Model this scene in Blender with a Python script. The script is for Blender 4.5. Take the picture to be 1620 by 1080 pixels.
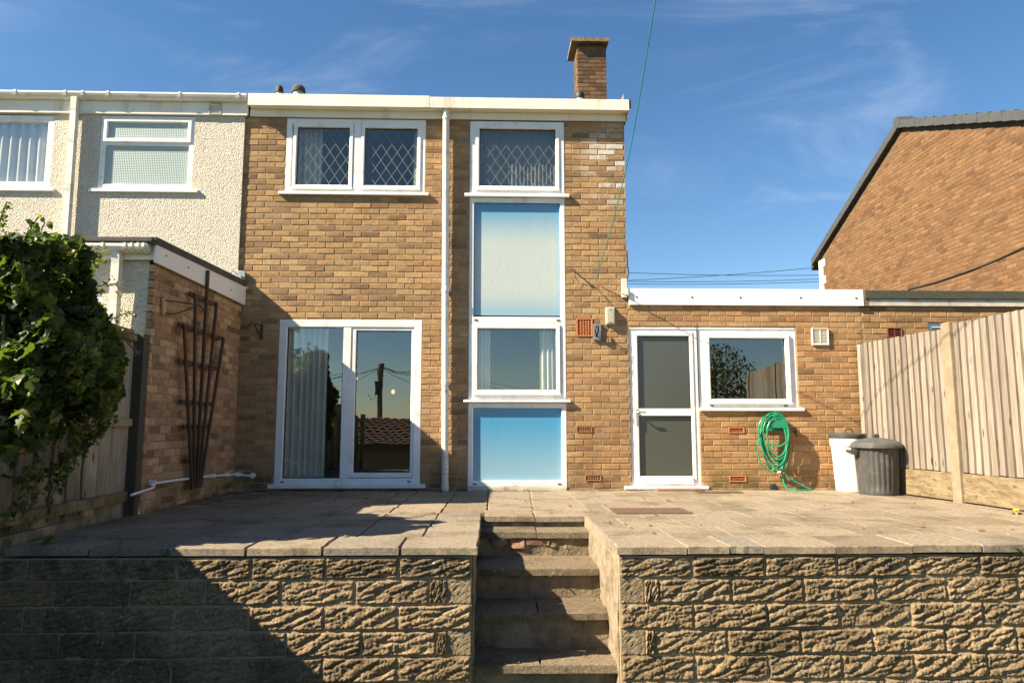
import bpy, bmesh, math, random
import numpy as np
from mathutils import Vector, Matrix, noise
R = math.radians
rng = random.Random(7)
S = bpy.context.scene
for o in list(bpy.data.objects): bpy.data.objects.remove(o)
COL = S.collection

# ------------------------------------------------------------------ camera, world, sun, exposure
cam_d = bpy.data.cameras.new('camera'); cam = bpy.data.objects.new('camera', cam_d); COL.objects.link(cam)
cam_d.sensor_width = 36; cam_d.lens = 24.89; cam_d.clip_start = .05; cam_d.clip_end = 3000
cam.location = (0, -8.96, .78)
cam.rotation_euler = (R(90 + 6.873), 0, R(-1.777))
S.camera = cam

SUN = Vector((-3, -1, 2.47)).normalized()          # towards the sun
world = bpy.data.worlds.new('World'); S.world = world; world.use_nodes = True
wt = world.node_tree; wt.nodes.clear()
sky = wt.nodes.new('ShaderNodeTexSky'); sky.sky_type = 'NISHITA'; sky.sun_disc = False
sky.sun_elevation = math.asin(SUN.z); sky.sun_rotation = math.atan2(SUN.x, SUN.y) % (2 * math.pi)
sky.altitude = 100; sky.air_density = 1.0; sky.dust_density = .1; sky.ozone_density = 1.6
SKY_STRENGTH = .051
SUN_STRENGTH = 5.0
EXPOSURE = 1.68

def node(nt, typ, ins=None, **props):
    nd = nt.nodes.new(typ)
    for k, v in props.items(): setattr(nd, k, v)
    for k, v in (ins or {}).items():
        s = nd.inputs[k]
        if isinstance(v, bpy.types.NodeSocket): nt.links.new(v, s)
        else: s.default_value = v
    return nd
def mixc(nt, f, a, b, blend='MIX'):
    nd = nt.nodes.new('ShaderNodeMix'); nd.data_type = 'RGBA'; nd.blend_type = blend
    for i, v in ((0, f), (6, a), (7, b)):
        if isinstance(v, bpy.types.NodeSocket): nt.links.new(v, nd.inputs[i])
        else: nd.inputs[i].default_value = v if i == 0 else (*v[:3], 1)
    return nd.outputs[2]
def math_(nt, op, a, b=0., c=0., clamp=False):
    nd = nt.nodes.new('ShaderNodeMath'); nd.operation = op; nd.use_clamp = clamp
    for i, v in enumerate((a, b, c)):
        if isinstance(v, bpy.types.NodeSocket): nt.links.new(v, nd.inputs[i])
        else: nd.inputs[i].default_value = v
    return nd.outputs[0]
def mrange(nt, v, a, b, c=0., d=1., smooth=True):
    nd = node(nt, 'ShaderNodeMapRange', {0: v, 1: a, 2: b, 3: c, 4: d}, interpolation_type='SMOOTHSTEP' if smooth else 'LINEAR')
    return nd.outputs[0]

# thin high cirrus laid over the clear sky
tc = node(wt, 'ShaderNodeTexCoord')
mp = node(wt, 'ShaderNodeMapping', {0: tc.outputs['Generated'], 2: (R(20), R(25), R(35)), 3: (1.2, 4.5, 7.0)})
n1 = node(wt, 'ShaderNodeTexNoise', {'Vector': mp.outputs[0], 'Scale': 1.5, 'Detail': 7., 'Roughness': .62, 'Distortion': .6})
n2 = node(wt, 'ShaderNodeTexNoise', {'Vector': tc.outputs['Generated'], 'Scale': 2.1, 'Detail': 2.})
cir = math_(wt, 'MULTIPLY', mrange(wt, n1.outputs[0], .48, .82), mrange(wt, n2.outputs[0], .42, .66))
cir = math_(wt, 'MULTIPLY', cir, .22)
hs_ = node(wt, 'ShaderNodeHueSaturation', {'Saturation': 1.22, 'Value': 1.0, 'Color': sky.outputs[0]})
skyc = mixc(wt, cir, hs_.outputs[0], (8.5, 9.0, 9.6))
bg = node(wt, 'ShaderNodeBackground', {'Color': skyc, 'Strength': SKY_STRENGTH})
wo = node(wt, 'ShaderNodeOutputWorld', {'Surface': bg.outputs[0]})

sd = bpy.data.lights.new('sun', 'SUN'); sd.energy = SUN_STRENGTH; sd.angle = R(.5); sd.color = (1, .868, .655)
sun = bpy.data.objects.new('sun', sd); COL.objects.link(sun)
sun.rotation_euler = (-SUN).to_track_quat('-Z', 'Y').to_euler(); sun.location = (-20, -10, 20)
S.view_settings.view_transform = 'Standard'; S.view_settings.look = 'None'
S.view_settings.exposure = EXPOSURE; S.view_settings.gamma = 1; S.view_settings.use_curve_mapping = False
S.render.engine = 'CYCLES'
S.cycles.max_bounces = 8; S.cycles.transparent_max_bounces = 16; S.cycles.caustics_reflective = False; S.cycles.caustics_refractive = False

# ------------------------------------------------------------------ materials
MATS = {}
def newmat(name):
    m = bpy.data.materials.new(name); m.use_nodes = True; m.node_tree.nodes.clear(); MATS[name] = m
    return m, m.node_tree
def finish(nt, col, rough=.6, bump=None, bstr=.3, bdist=.01, metal=0., spec=.5, coat=0., shader=None):
    ins = {'Base Color': col if isinstance(col, bpy.types.NodeSocket) else (*col[:3], 1), 'Roughness': rough, 'Metallic': metal}
    b = node(nt, 'ShaderNodeBsdfPrincipled', ins); b.inputs['Specular IOR Level'].default_value = spec; b.inputs['Coat Weight'].default_value = coat
    if bump is not None:
        bp = node(nt, 'ShaderNodeBump', {'Height': bump, 'Strength': bstr, 'Distance': bdist}); nt.links.new(bp.outputs[0], b.inputs['Normal'])
    out = node(nt, 'ShaderNodeOutputMaterial'); nt.links.new(b.outputs[0], out.inputs[0])
    return b
def pos(nt): return node(nt, 'ShaderNodeNewGeometry').outputs['Position']
def noi(nt, vec, scale, detail=4., rough=.55, dist=0.):
    return node(nt, 'ShaderNodeTexNoise', {'Vector': vec, 'Scale': scale, 'Detail': detail, 'Roughness': rough, 'Distortion': dist}).outputs[0]
def scaled(nt, vec, s): return node(nt, 'ShaderNodeMapping', {0: vec, 3: s}).outputs[0]
def sep(nt, vec): return node(nt, 'ShaderNodeSeparateXYZ', {0: vec}).outputs
def ramp(nt, f, stops, mode='LINEAR'):
    nd = node(nt, 'ShaderNodeValToRGB', {0: f}); cr = nd.color_ramp; cr.interpolation = mode
    while len(cr.elements) < len(stops): cr.elements.new(.5)
    for e, (p, c) in zip(cr.elements, stops): e.position = p; e.color = (*c, 1)
    return nd.outputs[0]
def simple(name, c1, c2=None, scale=8., rough=.6, bump=0., bscale=60., metal=0., spec=.5, coat=0., stretch=(1, 1, 1), dirt=None, dscale=3.):
    m, nt = newmat(name); p = pos(nt); ps = scaled(nt, p, stretch)
    col = (c1 if c2 is None else mixc(nt, mrange(nt, noi(nt, ps, scale), .3, .7), c1, c2))
    if dirt: col = mixc(nt, mrange(nt, noi(nt, ps, dscale, 6., .65), .52, .75), col, dirt)
    finish(nt, col, rough, noi(nt, ps, bscale, 5.) if bump else None, bump, .01, metal, spec, coat)
    return m

def rnd_source(nt, joined):
    if joined: c = node(nt, 'ShaderNodeAttribute', attribute_name='rnd').outputs['Color']
    else: c = node(nt, 'ShaderNodeObjectInfo').outputs['Color']
    return node(nt, 'ShaderNodeSeparateColor', {0: c}).outputs

def brick_mat(name, joined, stops, dirty=1.):
    m, nt = newmat(name); r = rnd_source(nt, joined); p = pos(nt); xyz = sep(nt, p)
    base = ramp(nt, r[0], stops)
    base = mixc(nt, 1., base, ramp(nt, r[1], [(0, (.86, .86, .86)), (1, (1.12, 1.12, 1.12))]), 'MULTIPLY')
    mot = noi(nt, p, 38., 6., .65)
    base = mixc(nt, 1., base, ramp(nt, mot, [(.25, (.66, .64, .62)), (.5, (1, 1, 1)), (.8, (1.25, 1.23, 1.18))]), 'MULTIPLY')
    pm = noi(nt, node(nt, 'ShaderNodeVectorMath', {0: scaled(nt, p, (9, 9, 20)), 1: node(nt, 'ShaderNodeCombineXYZ', {0: math_(nt, 'MULTIPLY', r[1], 40.), 2: math_(nt, 'MULTIPLY', r[2], 40.)}).outputs[0]}, operation='ADD').outputs[0], 1., 3., .6)
    base = mixc(nt, 1., base, ramp(nt, pm, [(.28, (.78, .75, .72)), (.5, (1, 1, 1)), (.75, (1.14, 1.14, 1.12))]), 'MULTIPLY')
    # weathering: broad sooty patches, damp green algae close to the ground, pale salts
    base = mixc(nt, math_(nt, 'MULTIPLY', mrange(nt, noi(nt, scaled(nt, p, (1, 1, .5)), 1.3, 5.), .5, .75), .45 * dirty), base, (.13, .075, .035))
    damp = math_(nt, 'MULTIPLY', mrange(nt, xyz[2], .42, -.02), mrange(nt, noi(nt, p, 4., 5.), .36, .62))
    base = mixc(nt, math_(nt, 'MULTIPLY', damp, .75), base, (.075, .065, .022))
    sx = math_(nt, 'SUBTRACT', xyz[0], 1.62); sz = math_(nt, 'SUBTRACT', xyz[2], 4.22)
    d2 = math_(nt, 'ADD', math_(nt, 'MULTIPLY', sx, sx), math_(nt, 'MULTIPLY', math_(nt, 'MULTIPLY', sz, sz), .55))
    eff = math_(nt, 'MULTIPLY', mrange(nt, d2, .26, .03), mrange(nt, math_(nt, 'ADD', math_(nt, 'MULTIPLY', r[2], .55), math_(nt, 'MULTIPLY', noi(nt, p, 14., 5.), .6)), .50, .78))
    base = mixc(nt, math_(nt, 'MULTIPLY', eff, .85), base, (.58, .55, .49))
    finish(nt, base, .9, noi(nt, p, 130., 6., .7), .55, .006, spec=.25)
    return m
BUFF = [(0, (0.203, 0.122, 0.066)), (.08, (0.276, 0.165, 0.086)), (.25, (0.343, 0.210, 0.107)), (.5, (0.390, 0.240, 0.115)), (.68, (0.376, 0.236, 0.117)), (.82, (0.421, 0.270, 0.130)), (.92, (0.395, 0.226, 0.104)), (1, (0.322, 0.185, 0.092))]
ORNG = [(0, (0.226, 0.128, 0.063)), (.12, (0.299, 0.170, 0.079)), (.4, (0.367, 0.216, 0.101)), (.65, (0.404, 0.244, 0.114)), (.85, (0.420, 0.235, 0.099)), (1, (0.352, 0.178, 0.075))]
GABLE = [(0, (0.103, 0.053, 0.026)), (.15, (0.135, 0.070, 0.034)), (.5, (0.162, 0.086, 0.040)), (.8, (0.181, 0.100, 0.047)), (1, (0.146, 0.070, 0.031))]
PINK = [(0, (.20, .115, .066)), (.15, (.33, .19, .11)), (.5, (.46, .285, .165)), (.75, (.54, .36, .21)), (.92, (.46, .24, .12)), (1, (.40, .19, .09))]
DARK = [(0, (.085, .05, .03)), (.5, (.15, .088, .048)), (1, (.20, .12, .065))]
brick_mat('brick_buff', False, BUFF); brick_mat('brick_buff_j', True, BUFF)
brick_mat('brick_orange', False, ORNG, .6); brick_mat('brick_orange_j', True, ORNG, .6)
brick_mat('brick_pink', False, PINK, .7); brick_mat('brick_pink_j', True, PINK, .7)
brick_mat('brick_gable_j', True, GABLE, .8); MATS['brick_gable'] = MATS['brick_gable_j']
brick_mat('brick_dark', False, DARK); brick_mat('brick_dark_j', True, DARK)
simple('mortar', (.36, .27, .165), (.26, .19, .11), 9., .95, .5, 150., spec=.2)
simple('mortar_pale', (.29, .245, .178), (.225, .19, .135), 9., .95, .4, 150., spec=.2)
simple('mortar_gable', (.15, .10, .058), (.10, .07, .042), 9., .95, .5, 150., spec=.2)
simple('mortar_grey', (.38, .30, .20), (.28, .22, .145), 7., .95, .6, 120., spec=.2, dirt=(.11, .085, .055), dscale=3.)
simple('upvc', (.80, .80, .79), (.74, .74, .72), 2.5, .32, 0, dirt=(.60, .56, .48), dscale=5.)
simple('white_board', (.82, .78, .69), (.76, .71, .60), 2., .5, 0, dirt=(.52, .45, .33), dscale=2.6, stretch=(1, 1, .25))
simple('white_clean', (.84, .83, .80), (.80, .79, .75), 2., .4, 0)
simple('old_white', (.60, .56, .47), (.46, .42, .35), 6., .7, .3, 60., dirt=(.25, .21, .16), dscale=8.)
simple('gutter_white', (.74, .72, .66), (.66, .63, .55), 3., .4, 0, dirt=(.36, .31, .23), dscale=4., stretch=(1, 1, 3))
simple('rubber', (.02, .02, .02), None, rough=.6)
simple('felt', (.10, .095, .085), (.065, .062, .055), 14., .95, .6, 220., dirt=(.14, .14, .075), dscale=5.)
simple('felt_green', (.075, .078, .052), (.05, .052, .038), 30., .95, .8, 240.)
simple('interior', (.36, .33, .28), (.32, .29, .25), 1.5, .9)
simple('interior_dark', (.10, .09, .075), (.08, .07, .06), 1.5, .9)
simple('carpet', (.16, .12, .085), (.12, .09, .065), 12., .95)
simple('curtain', (.76, .73, .64), (.68, .65, .56), 5., .9)
simple('net', (.34, .36, .34), (.27, .29, .28), 20., .9)
simple('lead', (.20, .185, .15), (.15, .14, .115), 30., .55)
simple('iron', (.045, .035, .028), (.09, .045, .02), 30., .7, .3, 90., metal=.3)
simple('steel', (.42, .43, .43), (.30, .30, .30), 40., .45, metal=.7)
simple('rust_wood', (.60, .40, .17), (.38, .23, .10), 30., .9)
simple('terracotta', (.52, .185, .075), (.40, .13, .05), 30., .85, .4, 120.)
simple('terracotta_old', (.30, .13, .06), (.22, .10, .05), 30., .9, .4, 120.)
simple('black_hole', (.012, .010, .009), None, rough=1.)
simple('louvre_red', (.20, .055, .03), (.15, .04, .025), 20., .5)
simple('cream_plastic', (.72, .69, .58), (.64, .60, .48), 6., .4)
simple('vent_grille', (.42, .40, .33), None, rough=.6)
simple('lamp_glass', (.50, .48, .36), (.38, .36, .24), 40., .18, .3, 160., coat=.4)
simple('lamp_base', (.36, .35, .26), (.26, .25, .18), 20., .5)
simple('hose_green', (.012, .27, .135), (.008, .21, .10), 14., .38)
simple('hanger_green', (.015, .25, .13), (.012, .19, .10), 6., .5)
simple('rope_green', (.01, .22, .17), None, rough=.7)
simple('bin_grey', (.062, .060, .058), (.046, .044, .043), 9., .52, .15, 120., dirt=(.11, .10, .085), dscale=7.)
simple('lid_grey', (.080, .078, .075), (.060, .058, .056), 9., .6, .15, 120., dirt=(.14, .125, .10), dscale=7.)
simple('bin_white', (.80, .79, .74), (.76, .74, .68), 4., .35, dirt=(.52, .46, .36), dscale=5.)
simple('concrete_post', (.27, .215, .148), (.21, .162, .105), 9., .92, .5, 90., dirt=(.20, .15, .09), dscale=4.)
simple('wire_black', (.02, .02, .02), None, rough=.6)
simple('soil', (.045, .033, .022), (.07, .05, .03), 12., 1., .8, 60.)
simple('rust', (.16, .085, .05), (.09, .055, .038), 26., .85, .6, 120., metal=.2)
simple('tile_grey', (.060, .064, .066), (.046, .049, .051), 9., .7, .3, 100.)
simple('tile_brown', (.20, .10, .055), (.11, .06, .035), 5., .85, .3, 80.)
simple('pole_wood', (.24, .19, .15), (.17, .135, .105), 8., .9, stretch=(1, 1, .1))
simple('trellis_wood', (.085, .043, .022), (.05, .026, .014), 10., .75, .3, 70., stretch=(1, 1, .12))
simple('post_dark', (.10, .078, .052), (.06, .047, .032), 10., .9, .4, 70., stretch=(1, 1, .12))
simple('twig', (.16, .11, .065), (.11, .075, .045), 20., .9)
simple('dead_leaf', (.20, .11, .045), (.11, .06, .03), 20., .9)
simple('dandelion', (.75, .58, .02), None, rough=.7)
simple('render_cheek', (.27, .215, .145), (.17, .132, .086), 9., .95, 1., 34., dirt=(.075, .058, .036), dscale=7.)
simple('step_riser', (.25, .19, .118), (.14, .105, .066), 9., .95, 1., 40., dirt=(.05, .04, .025), dscale=5.)
simple('lawn', (.055, .075, .022), (.09, .085, .035), 6., .95, .8, 60.)
simple('packing', (.30, .17, .10), (.22, .13, .08), 12., .95, .8, 60., dirt=(.14, .10, .065), dscale=9.)
simple('chrome', (.75, .75, .75), None, rough=.2, metal=1.)

def wood_mat(name, joined, c1, c2, dirt, knots=True, algae=0.):
    m, nt = newmat(name); r = rnd_source(nt, joined); p = pos(nt)
    off = node(nt, 'ShaderNodeCombineXYZ', {0: math_(nt, 'MULTIPLY', r[0], 30.), 1: math_(nt, 'MULTIPLY', r[1], 30.), 2: math_(nt, 'MULTIPLY', r[2], 30.)}).outputs[0]
    q = node(nt, 'ShaderNodeVectorMath', {0: p, 1: off}, operation='ADD').outputs[0]
    g = noi(nt, scaled(nt, q, (28, 28, 1.1)), 2.2, 6., .62, .8)
    col = mixc(nt, mrange(nt, g, .33, .68), c2, c1)
    col = mixc(nt, 1., col, ramp(nt, r[0], [(0, (.66, .65, .63)), (.5, (.95, .94, .92)), (1, (1.16, 1.14, 1.12))]), 'MULTIPLY')
    d = noi(nt, scaled(nt, q, (6, 6, .7)), 1.6, 6., .65)
    col = mixc(nt, math_(nt, 'MULTIPLY', mrange(nt, d, .53, .76), .8), col, dirt)
    if knots:
        v = node(nt, 'ShaderNodeTexVoronoi', {'Vector': scaled(nt, q, (9, 9, 2.4)), 'Scale': 1., 'Randomness': 1.}).outputs[0]
        col = mixc(nt, mrange(nt, v, .15, .05), col, tuple(x * .38 for x in dirt))
    if algae:
        z = sep(nt, p)[2]
        col = mixc(nt, math_(nt, 'MULTIPLY', math_(nt, 'MULTIPLY', mrange(nt, z, .75, -.1), mrange(nt, noi(nt, p, 5., 5.), .3, .6)), algae), col, (.06, .058, .018))
    finish(nt, col, .9, g, .5, .004, spec=.25)
wood_mat('fence_pale', False, (.33, .287, .245), (.20, .165, .132), (.155, .118, .085))
wood_mat('fence_dark', False, (.50, .41, .30), (.33, .26, .18), (.19, .145, .09), True, .65)
wood_mat('rail_wood', False, (.40, .285, .16), (.26, .18, .10), (.08, .065, .03), False, .8)
def gravel():
    m, nt = newmat('gravel_board'); p = pos(nt)
    q = scaled(nt, p, (1, 1, 2.6)); n = noi(nt, q, 5., 6., .65)
    col = mixc(nt, mrange(nt, n, .35, .65), (.165, .12, .07), (.25, .19, .115))
    mk = noi(nt, scaled(nt, p, (1, 1, 3.2)), 9., 5., .7); col = mixc(nt, math_(nt, 'MULTIPLY', mrange(nt, mk, .54, .68), .85), col, (.075, .05, .026))
    finish(nt, col, .95, math_(nt, 'ADD', n, math_(nt, 'MULTIPLY', mk, .8)), 1., .02, spec=.2)
gravel()

def stone_mat(name, stops, moss=.5, grain=1., bstr=.7, bd=.012, lichen=.3, dark=.6):
    m, nt = newmat(name); r = rnd_source(nt, False); p = pos(nt); z = sep(nt, p)[2]
    base = ramp(nt, r[0], stops)
    n = noi(nt, p, 34., 8., .78)
    base = mixc(nt, 1., base, ramp(nt, n, [(.28, (.34, .32, .29)), (.5, (1, 1, 1)), (.74, (1.5, 1.45, 1.35))]), 'MULTIPLY')
    gr = noi(nt, p, 190., 3., .7)
    base = mixc(nt, 1., base, ramp(nt, gr, [(.3, (.76, .75, .73)), (.7, (1.2, 1.2, 1.2))]), 'MULTIPLY')
    st = noi(nt, p, 2.3, 6., .65)
    base = mixc(nt, math_(nt, 'MULTIPLY', mrange(nt, st, .46, .70), dark), base, (.070, .054, .034))
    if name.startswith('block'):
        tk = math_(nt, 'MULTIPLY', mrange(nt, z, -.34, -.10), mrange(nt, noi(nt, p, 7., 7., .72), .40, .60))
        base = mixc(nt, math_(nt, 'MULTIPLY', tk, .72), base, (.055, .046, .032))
    if moss:
        mm = math_(nt, 'MULTIPLY', mrange(nt, noi(nt, p, 5.5, 6., .7), .55, .68), math_(nt, 'ADD', math_(nt, 'MULTIPLY', mrange(nt, noi(nt, p, 1.1, 2.), .42, .62), .8), math_(nt, 'MULTIPLY', mrange(nt, z, -.30, -.08), .45)))
        base = mixc(nt, math_(nt, 'MULTIPLY', mm, moss), base, (.085, .062, .014))
    if lichen:
        v = node(nt, 'ShaderNodeTexVoronoi', {'Vector': p, 'Scale': 24., 'Randomness': 1.}).outputs[0]
        lm = math_(nt, 'MULTIPLY', mrange(nt, math_(nt, 'ADD', v, math_(nt, 'MULTIPLY', noi(nt, p, 60., 4.), .25)), .42, .22), mrange(nt, noi(nt, p, 3.1, 4., .65), .50, .62))
        base = mixc(nt, math_(nt, 'MULTIPLY', lm, lichen), base, (.46, .44, .34))
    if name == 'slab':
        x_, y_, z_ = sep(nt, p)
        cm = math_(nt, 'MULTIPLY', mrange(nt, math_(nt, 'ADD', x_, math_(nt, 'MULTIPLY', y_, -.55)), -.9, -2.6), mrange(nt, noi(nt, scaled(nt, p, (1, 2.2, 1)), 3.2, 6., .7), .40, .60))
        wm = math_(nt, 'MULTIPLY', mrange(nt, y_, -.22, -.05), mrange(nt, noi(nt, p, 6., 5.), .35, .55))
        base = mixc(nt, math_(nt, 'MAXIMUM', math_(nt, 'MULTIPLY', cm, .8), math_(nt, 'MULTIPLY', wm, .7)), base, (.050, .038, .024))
    h = math_(nt, 'ADD', noi(nt, p, 70., 8., .72), math_(nt, 'MULTIPLY', gr, .35 * grain))
    finish(nt, base, .95, h, bstr, bd, spec=.2)
stone_mat('block', [(0, (0.230, 0.167, 0.100)), (.3, (0.319, 0.233, 0.140)), (.6, (0.364, 0.265, 0.160)), (.8, (0.280, 0.212, 0.135)), (1, (0.336, 0.239, 0.135))], .8, 1., 1., .016, .95, .62)
stone_mat('block_smooth', [(0, (.25, .195, .126)), (1, (.31, .242, .158))], .3, 1., 1., .016, .9, .6)
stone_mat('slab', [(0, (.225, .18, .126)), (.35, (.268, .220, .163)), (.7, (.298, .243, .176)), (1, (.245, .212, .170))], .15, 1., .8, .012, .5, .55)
stone_mat('tread', [(0, (.18, .142, .098)), (1, (.24, .19, .128))], .5, 1., 1., .018, .7, .8)

def pebble():
    m, nt = newmat('pebbledash'); p = pos(nt)
    w = node(nt, 'ShaderNodeVectorMath', {0: p, 1: node(nt, 'ShaderNodeTexNoise', {'Vector': p, 'Scale': 60.}).outputs['Color']}, operation='MULTIPLY_ADD')
    w.inputs[1].default_value = (1, 1, 1)
    v = node(nt, 'ShaderNodeTexVoronoi', {'Vector': p, 'Scale': 74., 'Randomness': 1.}, feature='F1')
    v2 = node(nt, 'ShaderNodeTexVoronoi', {'Vector': p, 'Scale': 105., 'Randomness': 1.}, feature='F1')
    hgt = math_(nt, 'ADD', math_(nt, 'SUBTRACT', 1., v.outputs[0]), math_(nt, 'MULTIPLY', v2.outputs[0], -.6))
    cell = node(nt, 'ShaderNodeSeparateColor', {0: v.outputs['Color']}).outputs[0]
    col = ramp(nt, cell, [(0, (.44, .39, .31)), (.1, (.55, .50, .41)), (.5, (.63, .58, .49)), (1, (.68, .64, .55))])
    col = mixc(nt, math_(nt, 'MULTIPLY', mrange(nt, v.outputs[0], .5, .8), .6), col, (.42, .37, .28))
    col = mixc(nt, math_(nt, 'MULTIPLY', mrange(nt, noi(nt, scaled(nt, p, (2, 2, .5)), 1.4, 6.), .5, .75), .4), col, (.40, .36, .28))
    spk = node(nt, 'ShaderNodeTexVoronoi', {'Vector': p, 'Scale': 24., 'Randomness': 1.}).outputs[0]
    col = mixc(nt, math_(nt, 'MULTIPLY', mrange(nt, spk, .13, .08), .8), col, (.09, .075, .06))
    finish(nt, col, .9, hgt, .75, .010, spec=.25)
pebble()

def glass(name, r0=.16, tint=(.88, .91, .90), rough=0., gc=(.90, .96, .95, 1)):
    m, nt = newmat(name); g_ = node(nt, 'ShaderNodeNewGeometry')
    c = math_(nt, 'ABSOLUTE', node(nt, 'ShaderNodeVectorMath', {0: g_.outputs['Incoming'], 1: g_.outputs['Normal']}, operation='DOT_PRODUCT').outputs['Value'])
    k = math_(nt, 'POWER', math_(nt, 'SUBTRACT', 1., c, clamp=True), 5.)
    fr = math_(nt, 'ADD', r0, math_(nt, 'MULTIPLY', k, 1 - r0), clamp=True)
    t = node(nt, 'ShaderNodeBsdfTransparent', {'Color': (*tint, 1)})
    wv = noi(nt, pos(nt), 2.2, 1.)
    bp = node(nt, 'ShaderNodeBump', {'Height': wv, 'Strength': .05, 'Distance': .02})
    g = node(nt, 'ShaderNodeBsdfGlossy', {'Roughness': rough, 'Color': gc, 'Normal': bp.outputs[0]})
    mx = node(nt, 'ShaderNodeMixShader', {0: fr, 1: t.outputs[0], 2: g.outputs[0]})
    node(nt, 'ShaderNodeOutputMaterial', {0: mx.outputs[0]})
glass('glass', .21); glass('glass_dim', .13, (.72, .74, .73), 0., (1., .96, .86, 1))
def obscured(name, col, rough, sc, bs, coat=.3):
    m, nt = newmat(name); p = pos(nt)
    w = node(nt, 'ShaderNodeTexWave', {'Vector': p, 'Scale': sc, 'Distortion': .6, 'Detail': 1.}, wave_type='BANDS', bands_direction='Z')
    w2 = node(nt, 'ShaderNodeTexWave', {'Vector': p, 'Scale': sc, 'Distortion': .6, 'Detail': 1.}, wave_type='BANDS', bands_direction='X')
    h = math_(nt, 'ADD', w.outputs[1], w2.outputs[1])
    c = mixc(nt, mrange(nt, h, .3, 1.7), tuple(x * .78 for x in col), col)
    b = finish(nt, c, rough, h, bs, .004, spec=.6, coat=coat)
    b.inputs['Coat Roughness'].default_value = .12
obscured('glass_reeded', (.078, .084, .070), .16, 26., .12, .55)
obscured('glass_bathroom', (.36, .44, .42), .35, 14., .3, .3)

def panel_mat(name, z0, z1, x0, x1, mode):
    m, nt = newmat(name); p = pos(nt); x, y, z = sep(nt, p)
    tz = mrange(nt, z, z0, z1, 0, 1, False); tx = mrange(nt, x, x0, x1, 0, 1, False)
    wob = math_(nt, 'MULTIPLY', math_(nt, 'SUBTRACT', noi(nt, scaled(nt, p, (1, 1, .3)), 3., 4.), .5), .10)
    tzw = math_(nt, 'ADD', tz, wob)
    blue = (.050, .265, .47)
    if mode == 1:    # colour turns pale across the middle, blue left round the rim
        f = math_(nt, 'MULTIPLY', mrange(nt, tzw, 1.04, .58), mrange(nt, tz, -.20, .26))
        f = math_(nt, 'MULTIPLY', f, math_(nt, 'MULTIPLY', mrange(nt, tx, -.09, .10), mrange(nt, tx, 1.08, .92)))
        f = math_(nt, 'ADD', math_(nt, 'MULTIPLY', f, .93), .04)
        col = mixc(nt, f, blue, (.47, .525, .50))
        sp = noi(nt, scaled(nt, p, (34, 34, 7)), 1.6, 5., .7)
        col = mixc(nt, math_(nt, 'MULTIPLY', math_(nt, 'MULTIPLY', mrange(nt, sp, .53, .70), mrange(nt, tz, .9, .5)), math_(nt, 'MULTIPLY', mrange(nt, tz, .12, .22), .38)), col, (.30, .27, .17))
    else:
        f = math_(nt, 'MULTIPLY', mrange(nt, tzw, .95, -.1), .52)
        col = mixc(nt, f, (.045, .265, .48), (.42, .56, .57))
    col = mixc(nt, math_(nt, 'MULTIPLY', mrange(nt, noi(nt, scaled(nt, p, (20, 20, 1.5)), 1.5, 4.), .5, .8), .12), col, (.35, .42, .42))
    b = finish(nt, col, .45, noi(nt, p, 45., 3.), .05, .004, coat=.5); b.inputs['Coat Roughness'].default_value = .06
panel_mat('panel_pale', 2.21, 3.67, -.21, .90, 1)
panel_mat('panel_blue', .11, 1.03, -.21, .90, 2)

def leaf_mat(name, a, b_, c, trans=.35):
    m, nt = newmat(name)
    r = node(nt, 'ShaderNodeSeparateColor', {0: node(nt, 'ShaderNodeAttribute', attribute_name='rnd').outputs['Color']}).outputs
    col = ramp(nt, r[0], [(0, a), (.55, b_), (.9, c), (1, tuple(x * 1.3 for x in c))])
    pr = node(nt, 'ShaderNodeBsdfPrincipled', {'Base Color': col, 'Roughness': .5}); pr.inputs['Specular IOR Level'].default_value = .45
    tr = node(nt, 'ShaderNodeBsdfTranslucent', {'Color': mixc(nt, 1., col, (1.5, 1.7, .6), 'MULTIPLY')})
    mx = node(nt, 'ShaderNodeMixShader', {0: trans, 1: pr.outputs[0], 2: tr.outputs[0]})
    node(nt, 'ShaderNodeOutputMaterial', {0: mx.outputs[0]})
leaf_mat('ivy_leaf', (.030, .048, .012), (.082, .115, .026), (.25, .24, .055), .45)
leaf_mat('tree_leaf', (.018, .028, .010), (.035, .05, .015), (.08, .075, .025))
leaf_mat('bush_leaf', (.035, .036, .014), (.075, .07, .026), (.14, .115, .045))
leaf_mat('weed_leaf', (.05, .10, .015), (.09, .15, .025), (.16, .20, .04))
def emit(name, c, s):
    m, nt = newmat(name); e = node(nt, 'ShaderNodeEmission', {0: (*c, 1), 1: s}); node(nt, 'ShaderNodeOutputMaterial', {0: e.outputs[0]})
emit('bulb', (1, .5, .18), .7)

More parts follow.
